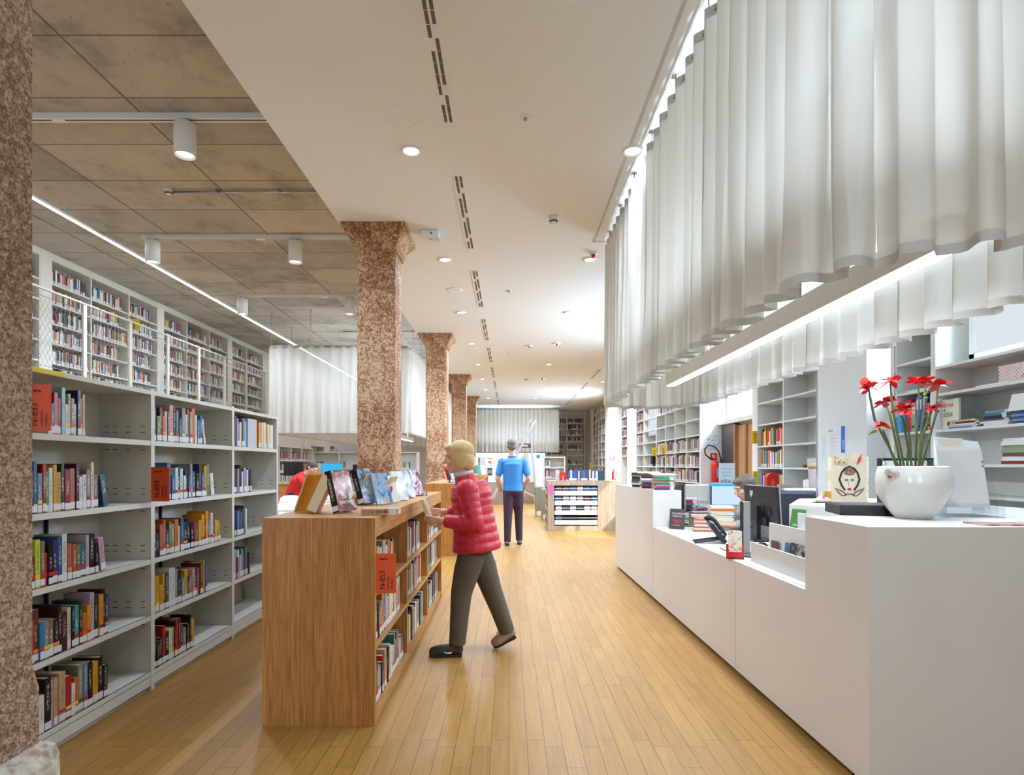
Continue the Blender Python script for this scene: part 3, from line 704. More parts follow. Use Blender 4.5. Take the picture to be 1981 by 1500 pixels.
# yellow strip on the top edge
t = thing('shelf_strip', 'small yellow label strip on the near bay top edge', 'label strip', (XB,2.72,TOPZ)); mk('strip', MB().box(XB,2.6,TOPZ-.022,XB+.002,2.83,TOPZ-.002), MAT['yellow'], t)
# ================================================================== oak book islands
def island(x0, x1, y0, y1, bays, label, zt=1.10, rows=True):
    t = thing('book_island', label, 'bookshelf', ((x0+x1)/2,(y0+y1)/2,0), 0, 'low oak book islands')
    mk('end_panel', MB().box(x0,y0,0,x1,y0+.035,zt-.0005), MAT['oak_end'], t); mk('end_panel', MB().box(x0,y1-.035,0,x1,y1,zt-.0005), MAT['oak_end'], t)
    mk('top', MB().box(x0+.001,y0+.002,zt-.105,x1-.001,y1-.002,zt), MAT['oak_top'], t)
    a, b = y0+.035, y1-.035; cx = (x0+x1)/2
    for z in (.066,.413,.70): mk('shelf', MB().box(x0+.004,a,z-.024,x1-.004,b,z), MAT['oak_top'], t)
    mk('kickboard', MB().box(x0+.01,a,0,x1-.01,b,.0415), MAT['oak_top'], t)
    for k in range(1, bays): yy = y0+(y1-y0)*k/bays; mk('divider', MB().box(x0+.006,yy-.011,.066,x1-.006,yy+.011,zt-.105), MAT['oak_end'], t)
    mk('back_panel', MB().box(cx-.008,a,.066,cx+.008,b,zt-.105), MAT['oak_end'], t)
    return t
XI = -.71
island(-1.305, XI, 3.03, 6.03, 3, 'nearest oak book island with propped books on top')
island(-1.28, -.685, 8.72, 11.2, 2, 'second oak book island along the aisle, behind the red jacket')
island(-1.17, -.69, 15.5, 18.7, 3, 'farthest oak book island with an orange sign on its side')
IS = [3.03, 4.03, 5.03, 6.03]
IROWS = {0:[('oyevxwrhk',726,770,2,.245),('wndkdxobwxgwwwkwowkc',726,780,1,.235),('MrnspxkrekdwwcctodbcwXk',726,786,0,.235)],
         1:[('fsnkkkxpxrwl',789.5,819,2,.25),('gkxhxnydrcsc',789.5,821,1,.235),('nrtcgkxrwc',789.5,824,0,.24)]}
IN = ['near bay','middle bay','far bay']
def xpx(x): return XI*F/(x-VX)
for k, rr in IROWS.items():
    for seq, xa, xb, lv, hm in rr:
        if k == 1:
            stuff_row((XI-.02,4.05,[.066,.413,.70][lv]), (0,1,0), (-1,0,0), xpx(xb)-4.05, .19,.24, [PAL[q] for q in seq], .14, .022, .042); continue
        row(seq, XI-.02, max(xpx(xa), IS[k]+.04), xpx(xb), [.066,.413,.70][lv], hm, f'{["bottom","middle","top"][lv]} shelf of near oak island, {IN[k]}', 'books in the near oak island')
for lv, xb in ((.066,851),(.413,849),(.70,851)): stuff_row((XI-.02,5.06,lv), (0,1,0), (-1,0,0), xpx(xb)-5.06, .19,.235, [PAL[q] for q in 'ehPnbtkmwxc'], .14, .02, .04)
for lv in (.066,.413,.70):
    for k in range(3): stuff_row((-1.28,3.08+k,lv),(0,1,0),(1,0,0),.86,.17,.23,MIXED,.14)
    for k in range(2): stuff_row((-.70,8.78+1.24*k,lv),(0,1,0),(-1,0,0),1.1,.17,.235,MIXED,.14)
    for k in range(3): stuff_row((-.705,15.56+1.066*k,lv),(0,1,0),(-1,0,0),.95,.17,.235,BLUE,.14)
shelf_sign('shelf_sign', Matrix.Rotation(.12,3,'Z') @ MF, (XI+.002, 3.045, .697), .105, .212, MAT['orange'], 'orange Italian fiction sign lettered N-853 on the near oak island', 'orange shelf signs', sgn('N-853','NARRATIVA','ITALIANA',.105,.212))
t = thing('shelf_sign','small orange sign on the side of the farthest oak island','shelf sign',(-.68,16.2,.55),0,'orange shelf signs'); mk('card', MB().box(-.682,16.1,.62,-.679,16.75,.98), MAT['orange'], t)
mk('lettering', MB().box(-.679,16.3,.67,-.678,16.36,.84).box(-.679,16.42,.67,-.678,16.46,.78), MAT['ink'], t)
# ------------------------------------------------------------------ books propped on the near island
ZT = 1.10
def cover_mat(name, a, b, c, scale=9, seed=0, gloss=.15):
    m, t, p = nt(name); tc = N(t,'ShaderNodeTexCoord'); mp = N(t,'ShaderNodeMapping'); mp.inputs['Location'].default_value = (seed,seed*2,0); t.links.new(tc.outputs['Object'], mp.inputs[0])
    n = N(t,'ShaderNodeTexNoise'); n.inputs['Scale'].default_value = scale; n.inputs['Detail'].default_value = 4; n.inputs['Distortion'].default_value = 1.2; t.links.new(mp.outputs[0], n.inputs['Vector'])
    r = ramp(t, n.outputs['Fac'], [(.35,lin(a)),(.5,lin(b)),(.62,lin(c))]); t.links.new(r.outputs[0], p.inputs['Base Color']); p.inputs['Roughness'].default_value = gloss; return m
GD = 'display books on the near oak island'
def tent(px, py, Y, h, w, d, lean, yaw, col, label, cover=None, letters=(), heart=False, spine_text=None, lab=True):
    """a book standing on its bottom edge, leaning back by lean about its spine-to-fore-edge axis.
    yaw: direction of the cover's outward normal (0 = +X, -90 = towards the entrance)"""
    p = at(px, py, Y); p.z = ZT+.0015
    # local frame of book(): x thickness (cover normal at x=w), y from spine to fore-edge, z up
    R = Matrix.Rotation(yaw, 4, 'Z') @ Matrix.Rotation(-lean, 4, 'Y')
    o = book(w, h, d, col, p, R.to_euler(), label, GD, lab=lab)
    if cover: mk('cover_picture', MB().box(w-.0002,.003,.001,w+.0006,d-.001,h-.001), cover, o, world=False)
    for s, size, yy, zz, mat in letters: text_mesh('lettering', s, size, mat, o, (w+.0009, yy, zz), (PI/2,0,PI/2))
    if spine_text: text_mesh('spine_lettering', spine_text[0], spine_text[1], spine_text[2], o, (w*.28,-.0008,h*.82), (0,PI/2,0) if False else (PI/2,PI/2,0))
    if heart:
        hp = []
        for k in range(24):
            a = 2*PI*k/24; hp.append((.0019*16*math.sin(a)**3*.8, .0019*(13*math.cos(a)-5*math.cos(2*a)-2*math.cos(3*a)-math.cos(4*a))))
        mk('heart_print', MB().prismT(hp, .0006, Matrix(((0,0,1),(1,0,0),(0,1,0))), (w+.0004,d*.5,h*.5)), plain('heart_red',(140,28,58),.4), o, world=False)
    return o
wl = MAT['paper']
cm1 = cover_mat('cover_red_storm', (70,62,66), (160,70,60), (214,208,206), 9, 1)
cm2 = cover_mat('cover_blue_grey', (60,80,104), (130,150,170), (190,200,210), 12, 2)
cm3 = cover_mat('cover_sky', (64,120,180), (150,190,214), (208,150,120), 12, 5)
cm4 = cover_mat('cover_cream', (222,214,190), (232,226,206), (238,234,220), 4, 6, .4)
cm5 = cover_mat('cover_silver', (170,180,186), (214,220,222), (236,238,238), 10, 8)
cm6 = cover_mat('cover_white_bird', (60,70,92), (206,212,218), (232,234,236), 7, 11)
cm7 = cover_mat('cover_rose_lines', (120,60,80), (210,190,196), (230,228,230), 14, 13)
cmg = cover_mat('cover_amber', (176,104,16), (222,144,28), (232,160,48), 30, 4)
# first pair: amber hardback and an open cream paperback straddling like a tent, spines outwards
tent(644,996,3.28,.245,.045,.165,-.34+.60,math.radians(-22),'k','thick dark thriller with red stormy cover propped at island front', cm1, (('JON',.026,.05,.075,wl),('ARROW',.026,.022,.045,wl)), spine_text=('IRON KING',.026,plain('gold_ink',(206,178,120),.4)))
def backleg(px, py, Y, h, w, d, lean, yaw, col, label, cover=None):
    p = at(px, py, Y); p.z = ZT+.0015+w*math.sin(lean)
    R = Matrix.Rotation(yaw, 4, 'Z') @ Matrix.Rotation(lean, 4, 'Y')
    o = book(w, h, d, col, p, R.to_euler(), label, GD, lab=False)
    # pages towards the entrance: a page face on the spine side
    mk('fore_edge', MB().box(.002,-.0012,.003,w-.002,.0002,h-.002), MAT['pages'], o, world=False)
    if cover: mk('cover_picture', MB().box(-.0006,.003,.001,.0002,d-.001,h-.001), cover, o, world=False)
    return o
backleg(592,998,3.28,.225,.06,.15,.42,math.radians(8),'o','thick cream-paged paperback leaning against the red thriller', None)
backleg(568,988,3.42,.25,.012,.17,.46,math.radians(-30),'g','amber hardback leaning at the front left of the near oak island', cmg)
tent(694,976,3.95,.25,.05,.15,.30,math.radians(-25),'k','black spined hardback propped with blue-grey cover showing',cm2)
backleg(678,978,4.0,.24,.012,.15,.5,math.radians(-5),'e','tan board book propped behind the black hardback')
tent(728,976,4.0,.23,.012,.15,.32,math.radians(-35),'l','pale blue paperback with sky picture propped mid island',cm3)
tent(747,972,4.15,.205,.012,.13,.30,math.radians(-32),'c','cream book with a dark heart print on the cover',cm4,heart=True)
backleg(734,972,4.2,.21,.01,.13,.42,math.radians(-10),'c','cream book standing open behind the heart cover')
tent(764,967,4.4,.235,.016,.15,.30,math.radians(-30),'w','silver wrapped white hardback next to the heart cover',cm5)
tent(776,961,4.75,.24,.03,.15,.28,math.radians(-32),'e','white book with a dark bird picture and tan spine',cm6)
tent(796,958,5.1,.235,.03,.14,.28,math.radians(-30),'m','rose striped book with brown spine, last in the propped row',cm7)
# books lying flat
def flat_book(c, L, W, T, yaw, col, label, group, name='book', spine=None, lab=True, z=None):
    """lying book: spine along local x (length L) facing -y, W deep, T thick"""
    c0 = lin(PAL[col]) if isinstance(col,str) else lin(col); t_ = min(.0022,T*.2)
    NBOOK[0] += 1
    m = MB(); M = Matrix(((0,0,1),(0,1,0),(-1,0,0)))
    m.box(-L/2,0,0,L/2,W,t_); m.box(-L/2,0,T-t_,L/2,W,T); m.box(-L/2,0,t_,L/2,.002,T-t_)
    o = mk(name, m, MAT['ocol'], color=c0); o.location = c; o.rotation_euler = (0,0,yaw); tag(o,label,'book',group)
    mk('page_block', MB().box(-L/2+.003,.0022,t_,L/2-.003,W-.004,T-t_), MAT['pages'], o, world=False)
    if lab: mk('spine_label', MB().box(L/2-.05,-.0006,.001,L/2-.008,.0003,T-.001), MAT['label'], o, world=False)
    return o
p = at(728,992,3.25)
o = flat_book((p.x+.03,3.2,ZT+.0012), .205, .14, .034, math.radians(3), (196,160,120), 'thick tan paperback lying flat with author name on spine', GD)
text_mesh('spine_lettering','STEVE BERRY',.0235,plain('brown_ink',(60,34,20),.5),o,(-.092,-.0007,.009),(PI/2,0,0))
mk('colour_sticker', MB().box(.025,-.0008,.010,.042,.0002,.030), MAT['ocol'], o, world=False, color=lin(STK[0]))
p = at(808,958,5.3); flat_book((p.x,5.2,ZT+.0012), .2,.14,.026, math.radians(4),'m','dark maroon book lying flat at the far end of near island',GD)
# second island top: propped books
for i,(px,Y,col,cmx,lb) in enumerate(((872,9.0,'n',cm2,'blue and white book propped at front of the second oak island'),(866,9.1,'r',None,'red backed book propped open at front of the second oak island'),(888,9.6,'n',cm6,'dark book propped in the middle of second oak island'),(896,9.9,'b',cm7,'pale striped book propped beside the dark one on second island'))):
    o = tent(px,932,Y,.25,.03,.16,.28,math.radians(-30),col,lb,cmx); 
    o['group'] = 'display books on the far oak islands'
for i,(px,Y,col,lb) in enumerate(((921,15.9,'T','turquoise book standing on the farthest oak island'),(925,16.3,'r','red book standing on the farthest oak island'),(930,16.7,'w','white book standing on the farthest oak island'))):
    o = tent(px,925,Y,.27,.05,.18,.2,math.radians(-35),col,lb,cm5 if i else None); o['group'] = 'display books on the far oak islands'
# ================================================================== media kiosk
def kiosk():
    x0,x1,y0,y1,zt = .815,2.35,12.06,12.95,1.05
    t = thing('media_kiosk','oak kiosk with four white racks of discs beside the desk end','media kiosk',((x0+x1)/2,y0,0))
    ox0,ox1,oz0,oz1 = .945,1.865,.10,.95
    c = MB(); c.box(x0,y0,0,ox0,y0+.6,zt).box(ox1,y0,0,x1,y0+.6,zt).box(ox0,y0,0,ox1,y0+.6,oz0).box(ox0,y0,oz1,ox1,y0+.6,zt).box(ox0,y0+.5,oz0,ox1,y0+.6,oz1).box(x0,y0+.6,0,x1,y1,zt)
    mk('carcass', c, MAT['oak_cool_lit'], t); mk('recess_lining', MB().box(ox0,y0+.49,oz0,ox1,y0+.499,oz1), MAT['black'], t)
    for k in range(4):
        z = oz0+.025+.205*k
        r = MB(); r.box(ox0+.012,y0+.004,z,ox1-.012,y0+.018,z+.095); r.box(ox0+.012,y0+.018,z,ox1-.012,y0+.45,z+.012); r.box(ox0+.012,y0+.006,z+.135,ox1-.012,y0+.016,z+.147)
        mk('rack', r, MAT['metal_w'], t)
    sh = MB()
    for k in range(5): sh.box(x0-.002,y0+.12,.1+.17*k,x0+.0005,y0+.8,.22+.17*k)
    mk('side_opening', sh, MAT['slot'], t)
    for k in range(5): stuff_row((x0-.012,y0+.14,.1+.17*k),(0,1,0),(1,0,0),.6,.08,.11,MIXED,.01)
    random.seed(21)
    for k in range(4):
        z = oz0+.038+.205*k; n = 6 if k else 1
        for i in range(n):
            xx = ox0+.04+.15*i
            d = MB(); 
            for q in range(5): d.box(xx,y0+.03+.02*q,z,xx+.125,y0+.045+.02*q,z+.16+.004*q)
            o = solo('disc_cases', d, MAT['ocol'], f'bundle of disc cases, {ORD[i]} from left in the {["lowest","third","second","top"][k]} kiosk rack', 'disc cases', 'disc case bundles in kiosk racks', color=lin(random.choice(BLUE)))
    solo('shelf_sign', MB().box(.835,y0-.003,.765,.925,y0-.0005,.965), MAT['pink'], 'pink card on the front corner of the oak kiosk', 'shelf sign')
    # row of books on top, red arch bookend, dark bookend
    stuff_row((1.27,y0+.1,zt),(1,0,0),(0,1,0),.62,.19,.225,BLUE,.14,.02,.04,.9); stuff_row((1.0,y0+.15,zt),(1,0,0),(0,1,0),.12,.19,.225,BLUE,.14,.02,.03,.9)
    bookend(1.145,y0+.08,zt,.13,'red arch shaped bookend on top of the oak kiosk')
    solo('bookend', MB().box(1.90,y0+.1,zt+.001,2.02,y0+.24,zt+.21), plain('dark_teal_metal',(38,70,80),.4), 'dark teal block bookend at end of books on the kiosk','bookend')
def bookend(x, y, z, w, label):
    pts = [(-w/2,0)]+[(-w/2*math.cos(PI*k/14),.12*w/.13+w/2*math.sin(PI*k/14)) for k in range(15)]+[(w/2,0),(w*.14,0)]+[(w*.14*math.cos(PI*k/8),.10*w/.13+w*.14*math.sin(PI*k/8)) for k in range(9)]+[(-w*.14,0)]
    Mxz = Matrix(((1,0,0),(0,0,1),(0,1,0)))
    solo('bookend', MB().prismT(pts[::-1], .09, Mxz, (x,y,z+.001)), MAT['red'], label, 'bookend')
kiosk()
# ================================================================== wall bookcases
def wall_case(name, label, X, s, ys, levels, z0, z1, dep, group, mat, pil=None, back=True, band=None, fill=True, pal=MIXED, hm=(.17,.235), skip=()):
    """shelving along a wall plane: fronts at x = X, books face s (+1 / -1); ys: upright positions"""
    t = thing(name, label, 'bookcase', (X-s*dep/2,(ys[0]+ys[-1])/2,z0), 0, group)
    for y in ys: mk('upright', MB().box(X-s*dep,y-.014,z0,X,y+.014,z1), mat, t)
    for z in levels:
        sh = MB(); sh.box(X-s*dep,ys[0]+.014,z-.022,X-s*.004,ys[-1]-.014,z); mk('shelf', sh, mat, t)
    if back: mk('back_panel', MB().box(X-s*dep-s*.01,ys[0],z0,X-s*dep+s*.001,ys[-1],z1), mat, t)
    mk('top_panel', MB().box(X-s*dep,ys[0]-.014,z1,X,ys[-1]+.014,z1+(band or .03)), mat, t)
    if pil:
        for a, b in pil: mk('side_panel', MB().box(X-s*dep,a,z0,X+s*.004,b,z1+(band or .03)), mat, t)
    if fill:
        for i in range(len(ys)-1):
            for j, z in enumerate(levels):
                if (i,j) in skip: continue
                L = (ys[i+1]-ys[i]-.03)*random.uniform(.72,.97)
                if s > 0: stuff_row((X-.012,ys[i]+.016,z),(0,1,0),(-1,0,0),L,*hm,pal,.13,.015,.036)
                else: stuff_row((X+.012,ys[i+1]-.016,z),(0,-1,0),(1,0,0),L,*hm,pal,.13,.015,.036)
    return t
random.seed(31)
GW = 'gallery wall bookcases'
GL = [2.03,2.33,2.63,2.93,3.23,3.53,3.83,4.13]
MAT['gallery'] = plain('gallery_shelf_white', (226,218,204), .5)
def gal(ys, pil, label): wall_case('wall_bookcase', label, -6.9, 1, ys, GL, 1.9, 4.47, .33, GW, MAT['gallery'], pil, band=.108, hm=(.165,.225))
gal([5.0,5.84,6.72,7.58,8.44], [(8.44,8.65)], 'gallery wall bookcase nearest the entrance, mostly behind the rough column')
gal([8.65,9.475,10.42,11.26], [(11.26,11.46)], 'gallery wall bookcase with a yellow sign, first full section of three columns')
gal([11.46,12.29,13.23,14.08], [(14.08,14.29)], 'gallery wall bookcase middle section with a grille at its foot')
gal([14.29,15.10,16.10], [(16.10,16.16)], 'last gallery wall bookcase section beside the oval curtain')
struct('floor_gallery', MB().box(-6.9,-3.2,2.50,-5.97,16.1,2.60), MAT['gallery'])
shelf_sign('shelf_sign', MF, (-6.89,10.45,3.835), .17, .21, MAT['yellow'], 'yellow sign numbered 300 on the gallery shelves', 'yellow shelf signs', [('300',.09,.08,.02,.75)], wave=False)
t = thing('radiator_grille','cream slatted grille panel at the foot of the gallery bookcase','grille',(-6.88,13.65,2.6))
gm = MB().box(-6.895,13.26,2.61,-6.885,14.05,2.93); mk('panel', gm, MAT['gallery'], t)
g2 = MB()
for k in range(16): g2.box(-6.886,13.30+.045*k,2.65,-6.880,13.32+.045*k,2.89)
mk('slat', g2, MAT['metal'], t)
# railing
t = thing('gallery_railing','white gallery railing with diamond wire net and flat posts','railing',(-6.0,9,2.6))
posts = [5.3,6.2,7.15,8.11,9.09,10.09,11.1,12.1,13.1,14.1,15.1,16.0]
rm_ = plain('railing_paint', (196,186,170), .5)
mk('handrail', MB().box(-6.02,4.5,3.645,-5.985,16.05,3.668), rm_, t)
for y in posts: mk('post', MB().box(-6.02,y-.032,2.55,-5.99,y+.032,3.645), rm_, t)
net = MB(); p_ = .075; zb, zt_ = 2.66, 3.56
for k in range(int((16.0-4.5)/p_)):
    y = 4.5+p_*k
    for sg in (1,-1):
        ya = y; yb2 = y+sg*(zt_-zb)*.62
        if yb2 > 16.05 or yb2 < 4.4: continue
        net.bar((-6.004,ya,zb),(-6.004,yb2,zt_),.0022)
mk('wire_net', net, plain('net_wire',(150,144,134),.4,metal=.5), t)
mk('cable', MB().bar((-6.004,4.5,zb),(-6.004,16,zb),.006).bar((-6.004,4.5,zt_),(-6.004,16,zt_),.006), MAT['steel'], t)
# ------------------------------------------------------------------ right-hand wall
RL = [.40,.715,1.03,1.345,1.662,1.98,2.30,2.62,2.935,3.25,3.565]
GR = 'right wall bookcases'
random.seed(44)
def rw(ys, label, pil=None, levels=RL, **k): return wall_case('wall_bookcase', label, XW, -1, ys, levels, 0, 3.86, .33, GR, MAT['metal_w'], pil, **k)
t_near = rw([2.3,3.6,5.02], 'right wall bookcase nearest the viewer with stacks and a patterned box', levels=[.40,.82,1.135,1.385,1.686,2.0,2.236], fill=False, back=True)
rw([5.05,5.525], 'narrow right wall bookcase holding coloured ring binders', levels=[.40,.715,1.03,1.36,1.687,2.06,2.34,2.66,2.98,3.3], fill=False)
rw([6.94,7.79,8.60], 'right wall bookcase with dictionaries between the calendar pier and the door', fill=False, pil=[(8.60,8.70)])
rw([11.22,12.07,12.9,13.7,14.5], 'right wall bookcase full of books behind the fire extinguisher', skip=[(i,j) for i in range(4) for j in (5,6)] , hm=(.19,.26))
rw([14.53,15.9,16.78], 'right wall bookcase with a pale window panel and few books', fill=False)
rw([18.1,19.0], 'narrow right wall bookcase left of the bright pier', levels=RL[4:], hm=(.19,.25))
rw([22.3,23.1,23.9,24.7,25.5], 'right wall bookcase beyond the arched niche', hm=(.19,.25), pil=[(25.5,26.3)])
# dictionaries
random.seed(5)
DICT = [(230,226,220),(220,40,40),(226,70,40),(240,190,30),(60,90,160),(120,200,60),(240,240,236),(230,110,40),(160,30,34),(90,150,200),(40,40,44)]
for z, hh in ((1.662,.25),(1.345,.25),(1.03,.24)):
    stuff_row((XW+.012,8.50,z),(0,-1,0),(1,0,0),.66,hh-.05,hh,DICT,.16,.025,.05,.5)
stuff_row((XW+.012,7.3,1.345),(0,-1,0),(1,0,0),.06,.03,.05,MIXED,.2,.05,.06,0)
for z in (1.345,1.662): stuff_row((XW+.03,14.72-.0,z),(0,-1,0),(1,0,0),.12,.2,.25,DARK,.14)
for z in (1.345,1.03): stuff_row((XW+.012,15.3,z),(0,-1,0),(1,0,0),.35,.2,.26,DARK,.14)
for z in (1.98,2.30,2.62,2.935): stuff_row((XW+.012,16.78,z),(0,-1,0),(1,0,0),.75,.18,.25,MIXED,.14)
# yellow signs standing out from the shelves
def ysign(px0, px1, py0, py1, word, label):
    y0, y1 = XW*F/(px0-VX), XW*F/(px1-VX)
    ym = y1; z0 = H+(VY-py1)/F*ym; z1 = H+(VY-py0)/F*ym; w = abs(y0-y1)
    a = at(px0,py1,ym); w = (px1-px0)/F*ym
    shelf_sign('shelf_sign', MF, (XW-.006-w,ym,z0), w, z1-z0, MAT['yellow'], label, 'yellow shelf signs', [(word, w*.5, w*.66, (z1-z0)*.08, (z1-z0)*.84/(w*.5*.62*len(word)))], wave=False)
ysign(1262,1271,866,882,'000','yellow sign numbered 000 on the right wall shelves')
ysign(1280,1288,863,879,'900','yellow sign numbered 900 on the right wall shelves')
ysign(1456,1467,834,859,'DIZIONARI','yellow sign lettered DIZIONARI by the dictionaries')
ysign(1457,1467,912,942,'CONCORSI','yellow sign lettered CONCORSI below the dictionaries')
ysign(1141.5,1145,896,906,'800','tiny yellow sign on the far right wall shelves')
bookend(3.66,7.95,1.03,.17,'dark red arch bookend behind the black monitor')
# back wall
random.seed(61)
t = thing('wall_bookcase','tall back wall bookcase beside the far curtain','bookcase',(2.6,27.2,0),0,'back wall bookcases')
for x in (1.5,2.72,3.55): mk('upright', MB().box(x-.02,27.0,0,x+.02,27.35,3.9), MAT['gallery'], t)
lev = [.5,.95,1.4,1.84,2.1,2.48,2.77,3.06,3.34,3.6]
for z in lev: mk('shelf', MB().box(-1.6,27.0,z-.03,3.55,27.35,z), MAT['gallery'], t)
mk('back_panel', MB().box(-1.6,27.34,0,3.72,27.39,3.93), MAT['gallery'], t)
for i,(a,b) in enumerate(((1.55,2.68),(2.76,3.5),(-1.5,1.45))):
    for z in lev[:-2]+([] if i==2 else [3.34]):
        if z == 1.84 and i == 1: continue
        stuff_row((a,27.02,z),(1,0,0),(0,1,0),(b-a)*random.uniform(.75,1),.17,.235,DARK,.14,.02,.04,.6)
# left wall beneath / beyond the gallery
wall_case('wall_bookcase','white left wall bookcase under the peach wall beyond the gallery', -6.56, 1, [16.4,17.3,18.2,19.2], [.2,.52,.85,1.18,1.52], 0, 1.9, .32, 'far left bookcases', MAT['metal_w'], hm=(.2,.27))
def cross_case(x0, x1, Y, zt, levels, n, label, fill=.8, group='far left bookcases'):
    t = thing('bookcase', label, 'bookcase', ((x0+x1)/2,Y,0), 0, group)
    for k in range(n+1):
        x = x0+(x1-x0)*k/n; mk('side_panel', MB().box(x-.02,Y,0,x+.02,Y+.5,zt), MAT['metal_w'], t)
    mk('top_panel', MB().box(x0-.02,Y,zt,x1+.02,Y+.5,zt+.04), MAT['metal_w'], t); mk('back_panel', MB().box(x0,Y+.27,.1,x1,Y+.28,zt), MAT['metal_w'], t)
    for z in levels:
        mk('shelf', MB().box(x0,Y+.005,z-.03,x1,Y+.49,z), MAT['metal_w'], t)
        for k in range(n):
            a = x0+(x1-x0)*k/n+.04; stuff_row((a,Y+.015,z),(1,0,0),(0,1,0),((x1-x0)/n-.08)*random.uniform(.3,fill),.2,.26,MIXED,.16,.02,.04)
    return t
cross_case(-6.9,-3.25,20.2,1.80,[.2,.55,.9,1.25],4,'white low bookcase across the far left reading area')
cross_case(1.17,1.86,19.2,1.62,[.2,.6,.95,1.3],1,'small white bookcase between the kiosk and far partition',1.0)
# ================================================================== hanging pleated curtains
def superell(x0, x1, y0, y1, e, n):
    cx, cy, a, b = (x0+x1)/2, (y0+y1)/2, (x1-x0)/2, (y1-y0)/2; pts = []
    raw = []
    for k in range(4000):
        t = 2*PI*k/4000; c, s = math.cos(t), math.sin(t)
        raw.append(Vector((cx+a*abs(c)**(2/e)*(1 if c>0 else -1), cy+b*abs(s)**(2/e)*(1 if s>0 else -1), 0)))
    return resample(raw, n)
def stadium(x0, x1, y0, y1, n):
    r = (x1-x0)/2; cx = (x0+x1)/2; raw = []
    if (y1-y0) < (x1-x0):
        r = (y1-y0)/2; cy = (y0+y1)/2
        for k in range(200): raw.append(Vector((x0+r+(x1-x0-2*r)*k/200, y0, 0)))
        for k in range(200): a = -PI/2+PI*k/200; raw.append(Vector((x1-r+r*math.cos(a), cy+r*math.sin(a), 0)))
        for k in range(200): raw.append(Vector((x1-r-(x1-x0-2*r)*k/200, y1, 0)))
        for k in range(200): a = PI/2+PI*k/200; raw.append(Vector((x0+r+r*math.cos(a), cy+r*math.sin(a), 0)))
        return resample(raw, n)
    for k in range(400): raw.append(Vector((x0, y1-r-(y1-y0-2*r)*k/400, 0)))
    for k in range(200): a = PI+PI*k/200; raw.append(Vector((cx+r*math.cos(a), y0+r+r*math.sin(a), 0)))
    for k in range(400): raw.append(Vector((x1, y0+r+(y1-y0-2*r)*k/400, 0)))
    for k in range(200): a = PI*k/200; raw.append(Vector((cx+r*math.cos(a), y1-r+r*math.sin(a), 0)))
    return resample(raw, n)
def rrect(x0, x1, y0, y1, r, n):
    raw = []
    for cx, cy, a0 in ((x0+r,y0+r,PI),(x1-r,y0+r,1.5*PI),(x1-r,y1-r,0),(x0+r,y1-r,.5*PI)):
        for k in range(60): a = a0+.5*PI*k/59; raw.append(Vector((cx+r*math.cos(a),cy+r*math.sin(a),0)))
    out = []
    for i in range(len(raw)):
        a, b = raw[i], raw[(i+1) % len(raw)]; m = max(1,int((b-a).length/.02))
        out += [a.lerp(b,j/m) for j in range(m)]
    return resample(out, n)
def resample(raw, n):
    d = [0]
    for i in range(len(raw)): d.append(d[-1]+(raw[(i+1) % len(raw)]-raw[i]).length)
    L = d[-1]; out = []; j = 0
    for k in range(n):
        q = L*k/n
        while d[j+1] < q: j += 1
        f = (q-d[j])/max(1e-9, d[j+1]-d[j]); out.append(raw[j].lerp(raw[(j+1) % len(raw)], f))
    return out, L
def curtain(name, label, path, z0, z1, pitch, amp, fab, rods, zceil, seed, group, per=10, sharp=1.9):
    random.seed(seed)
    npl = 0
    pts, L = path(2000); npl = int(L/pitch); n = npl*per; pts, L = path(n)
    nor = []
    for i in range(n):
        t = (pts[(i+1) % n]-pts[i-1]).normalized(); nor.append(Vector((t.y, -t.x, 0)))
    A = [amp*random.uniform(.7,1.3) for _ in range(npl+1)]; A[npl] = A[0]; ph = [random.uniform(-.22,.22) for _ in range(npl+1)]; ph[npl] = ph[0]
    drift = [random.uniform(-.3,.3) for _ in range(npl+1)]; drift[npl] = drift[0]
    def disp(i, q):
        u = i/per; k = int(u); f = u-k; a = A[k]*(1-f)+A[k+1]*f; p = ph[k]*(1-f)+ph[k+1]*f; dr = drift[k]*(1-f)+drift[k+1]*f
        s = math.sin(2*PI*(u+p*q+dr*q*q)); s = math.tanh(s*sharp)/math.tanh(sharp)
        return a*s*(.75+.35*q), .32*a*math.sin(4*PI*u+dr)
    def rows(zs, mb, outset=0.0):
        vs = []
        for z in zs:
            q = (z1-z)/(z1-z0)
            for i in range(n):
                d, e = disp(i, q); t = (pts[(i+1) % n]-pts[i-1]).normalized(); p = pts[i]+nor[i]*(d+outset)+t*e; vs.append((p.x,p.y,z))
        fs = [(j*n+i, j*n+(i+1) % n, (j+1)*n+(i+1) % n, (j+1)*n+i) for j in range(len(zs)-1) for i in range(n)]
        mb.add(vs, fs, True); return mb
    t = thing(name, label, 'curtain', ((pts[0].x+pts[n//2].x)/2,(pts[0].y+pts[n//2].y)/2,z0), 0, group)
    hz = .035; hd = .06
    zs = [z0+hz+(z1-hd-z0-hz)*k/7 for k in range(8)]
    mk('fabric', rows(zs, MB()), fab, t); mk('hem', rows([z0, z0+hz], MB()), MAT['hem'], t); mk('heading_band', rows([z1-hd, z1], MB()), MAT['hem'], t)
    pr, _ = path(160); mk('rail', MB().tube([(p.x,p.y,z1-hd*.55) for p in pr], .009, 8, closed=True), MAT['steel'], t)
    pk, _ = path(rods)
    for p in pk:
        r = MB(); r.cyl((p.x,p.y,z1-hd*.5),(p.x,p.y,zceil),.0045,n=8); r.box(p.x-.022,p.y-.022,zceil-.006,p.x+.022,p.y+.022,zceil); mk('hanger', r, MAT['steel'], t)
    return t
GCU = 'white pleated oval curtains'
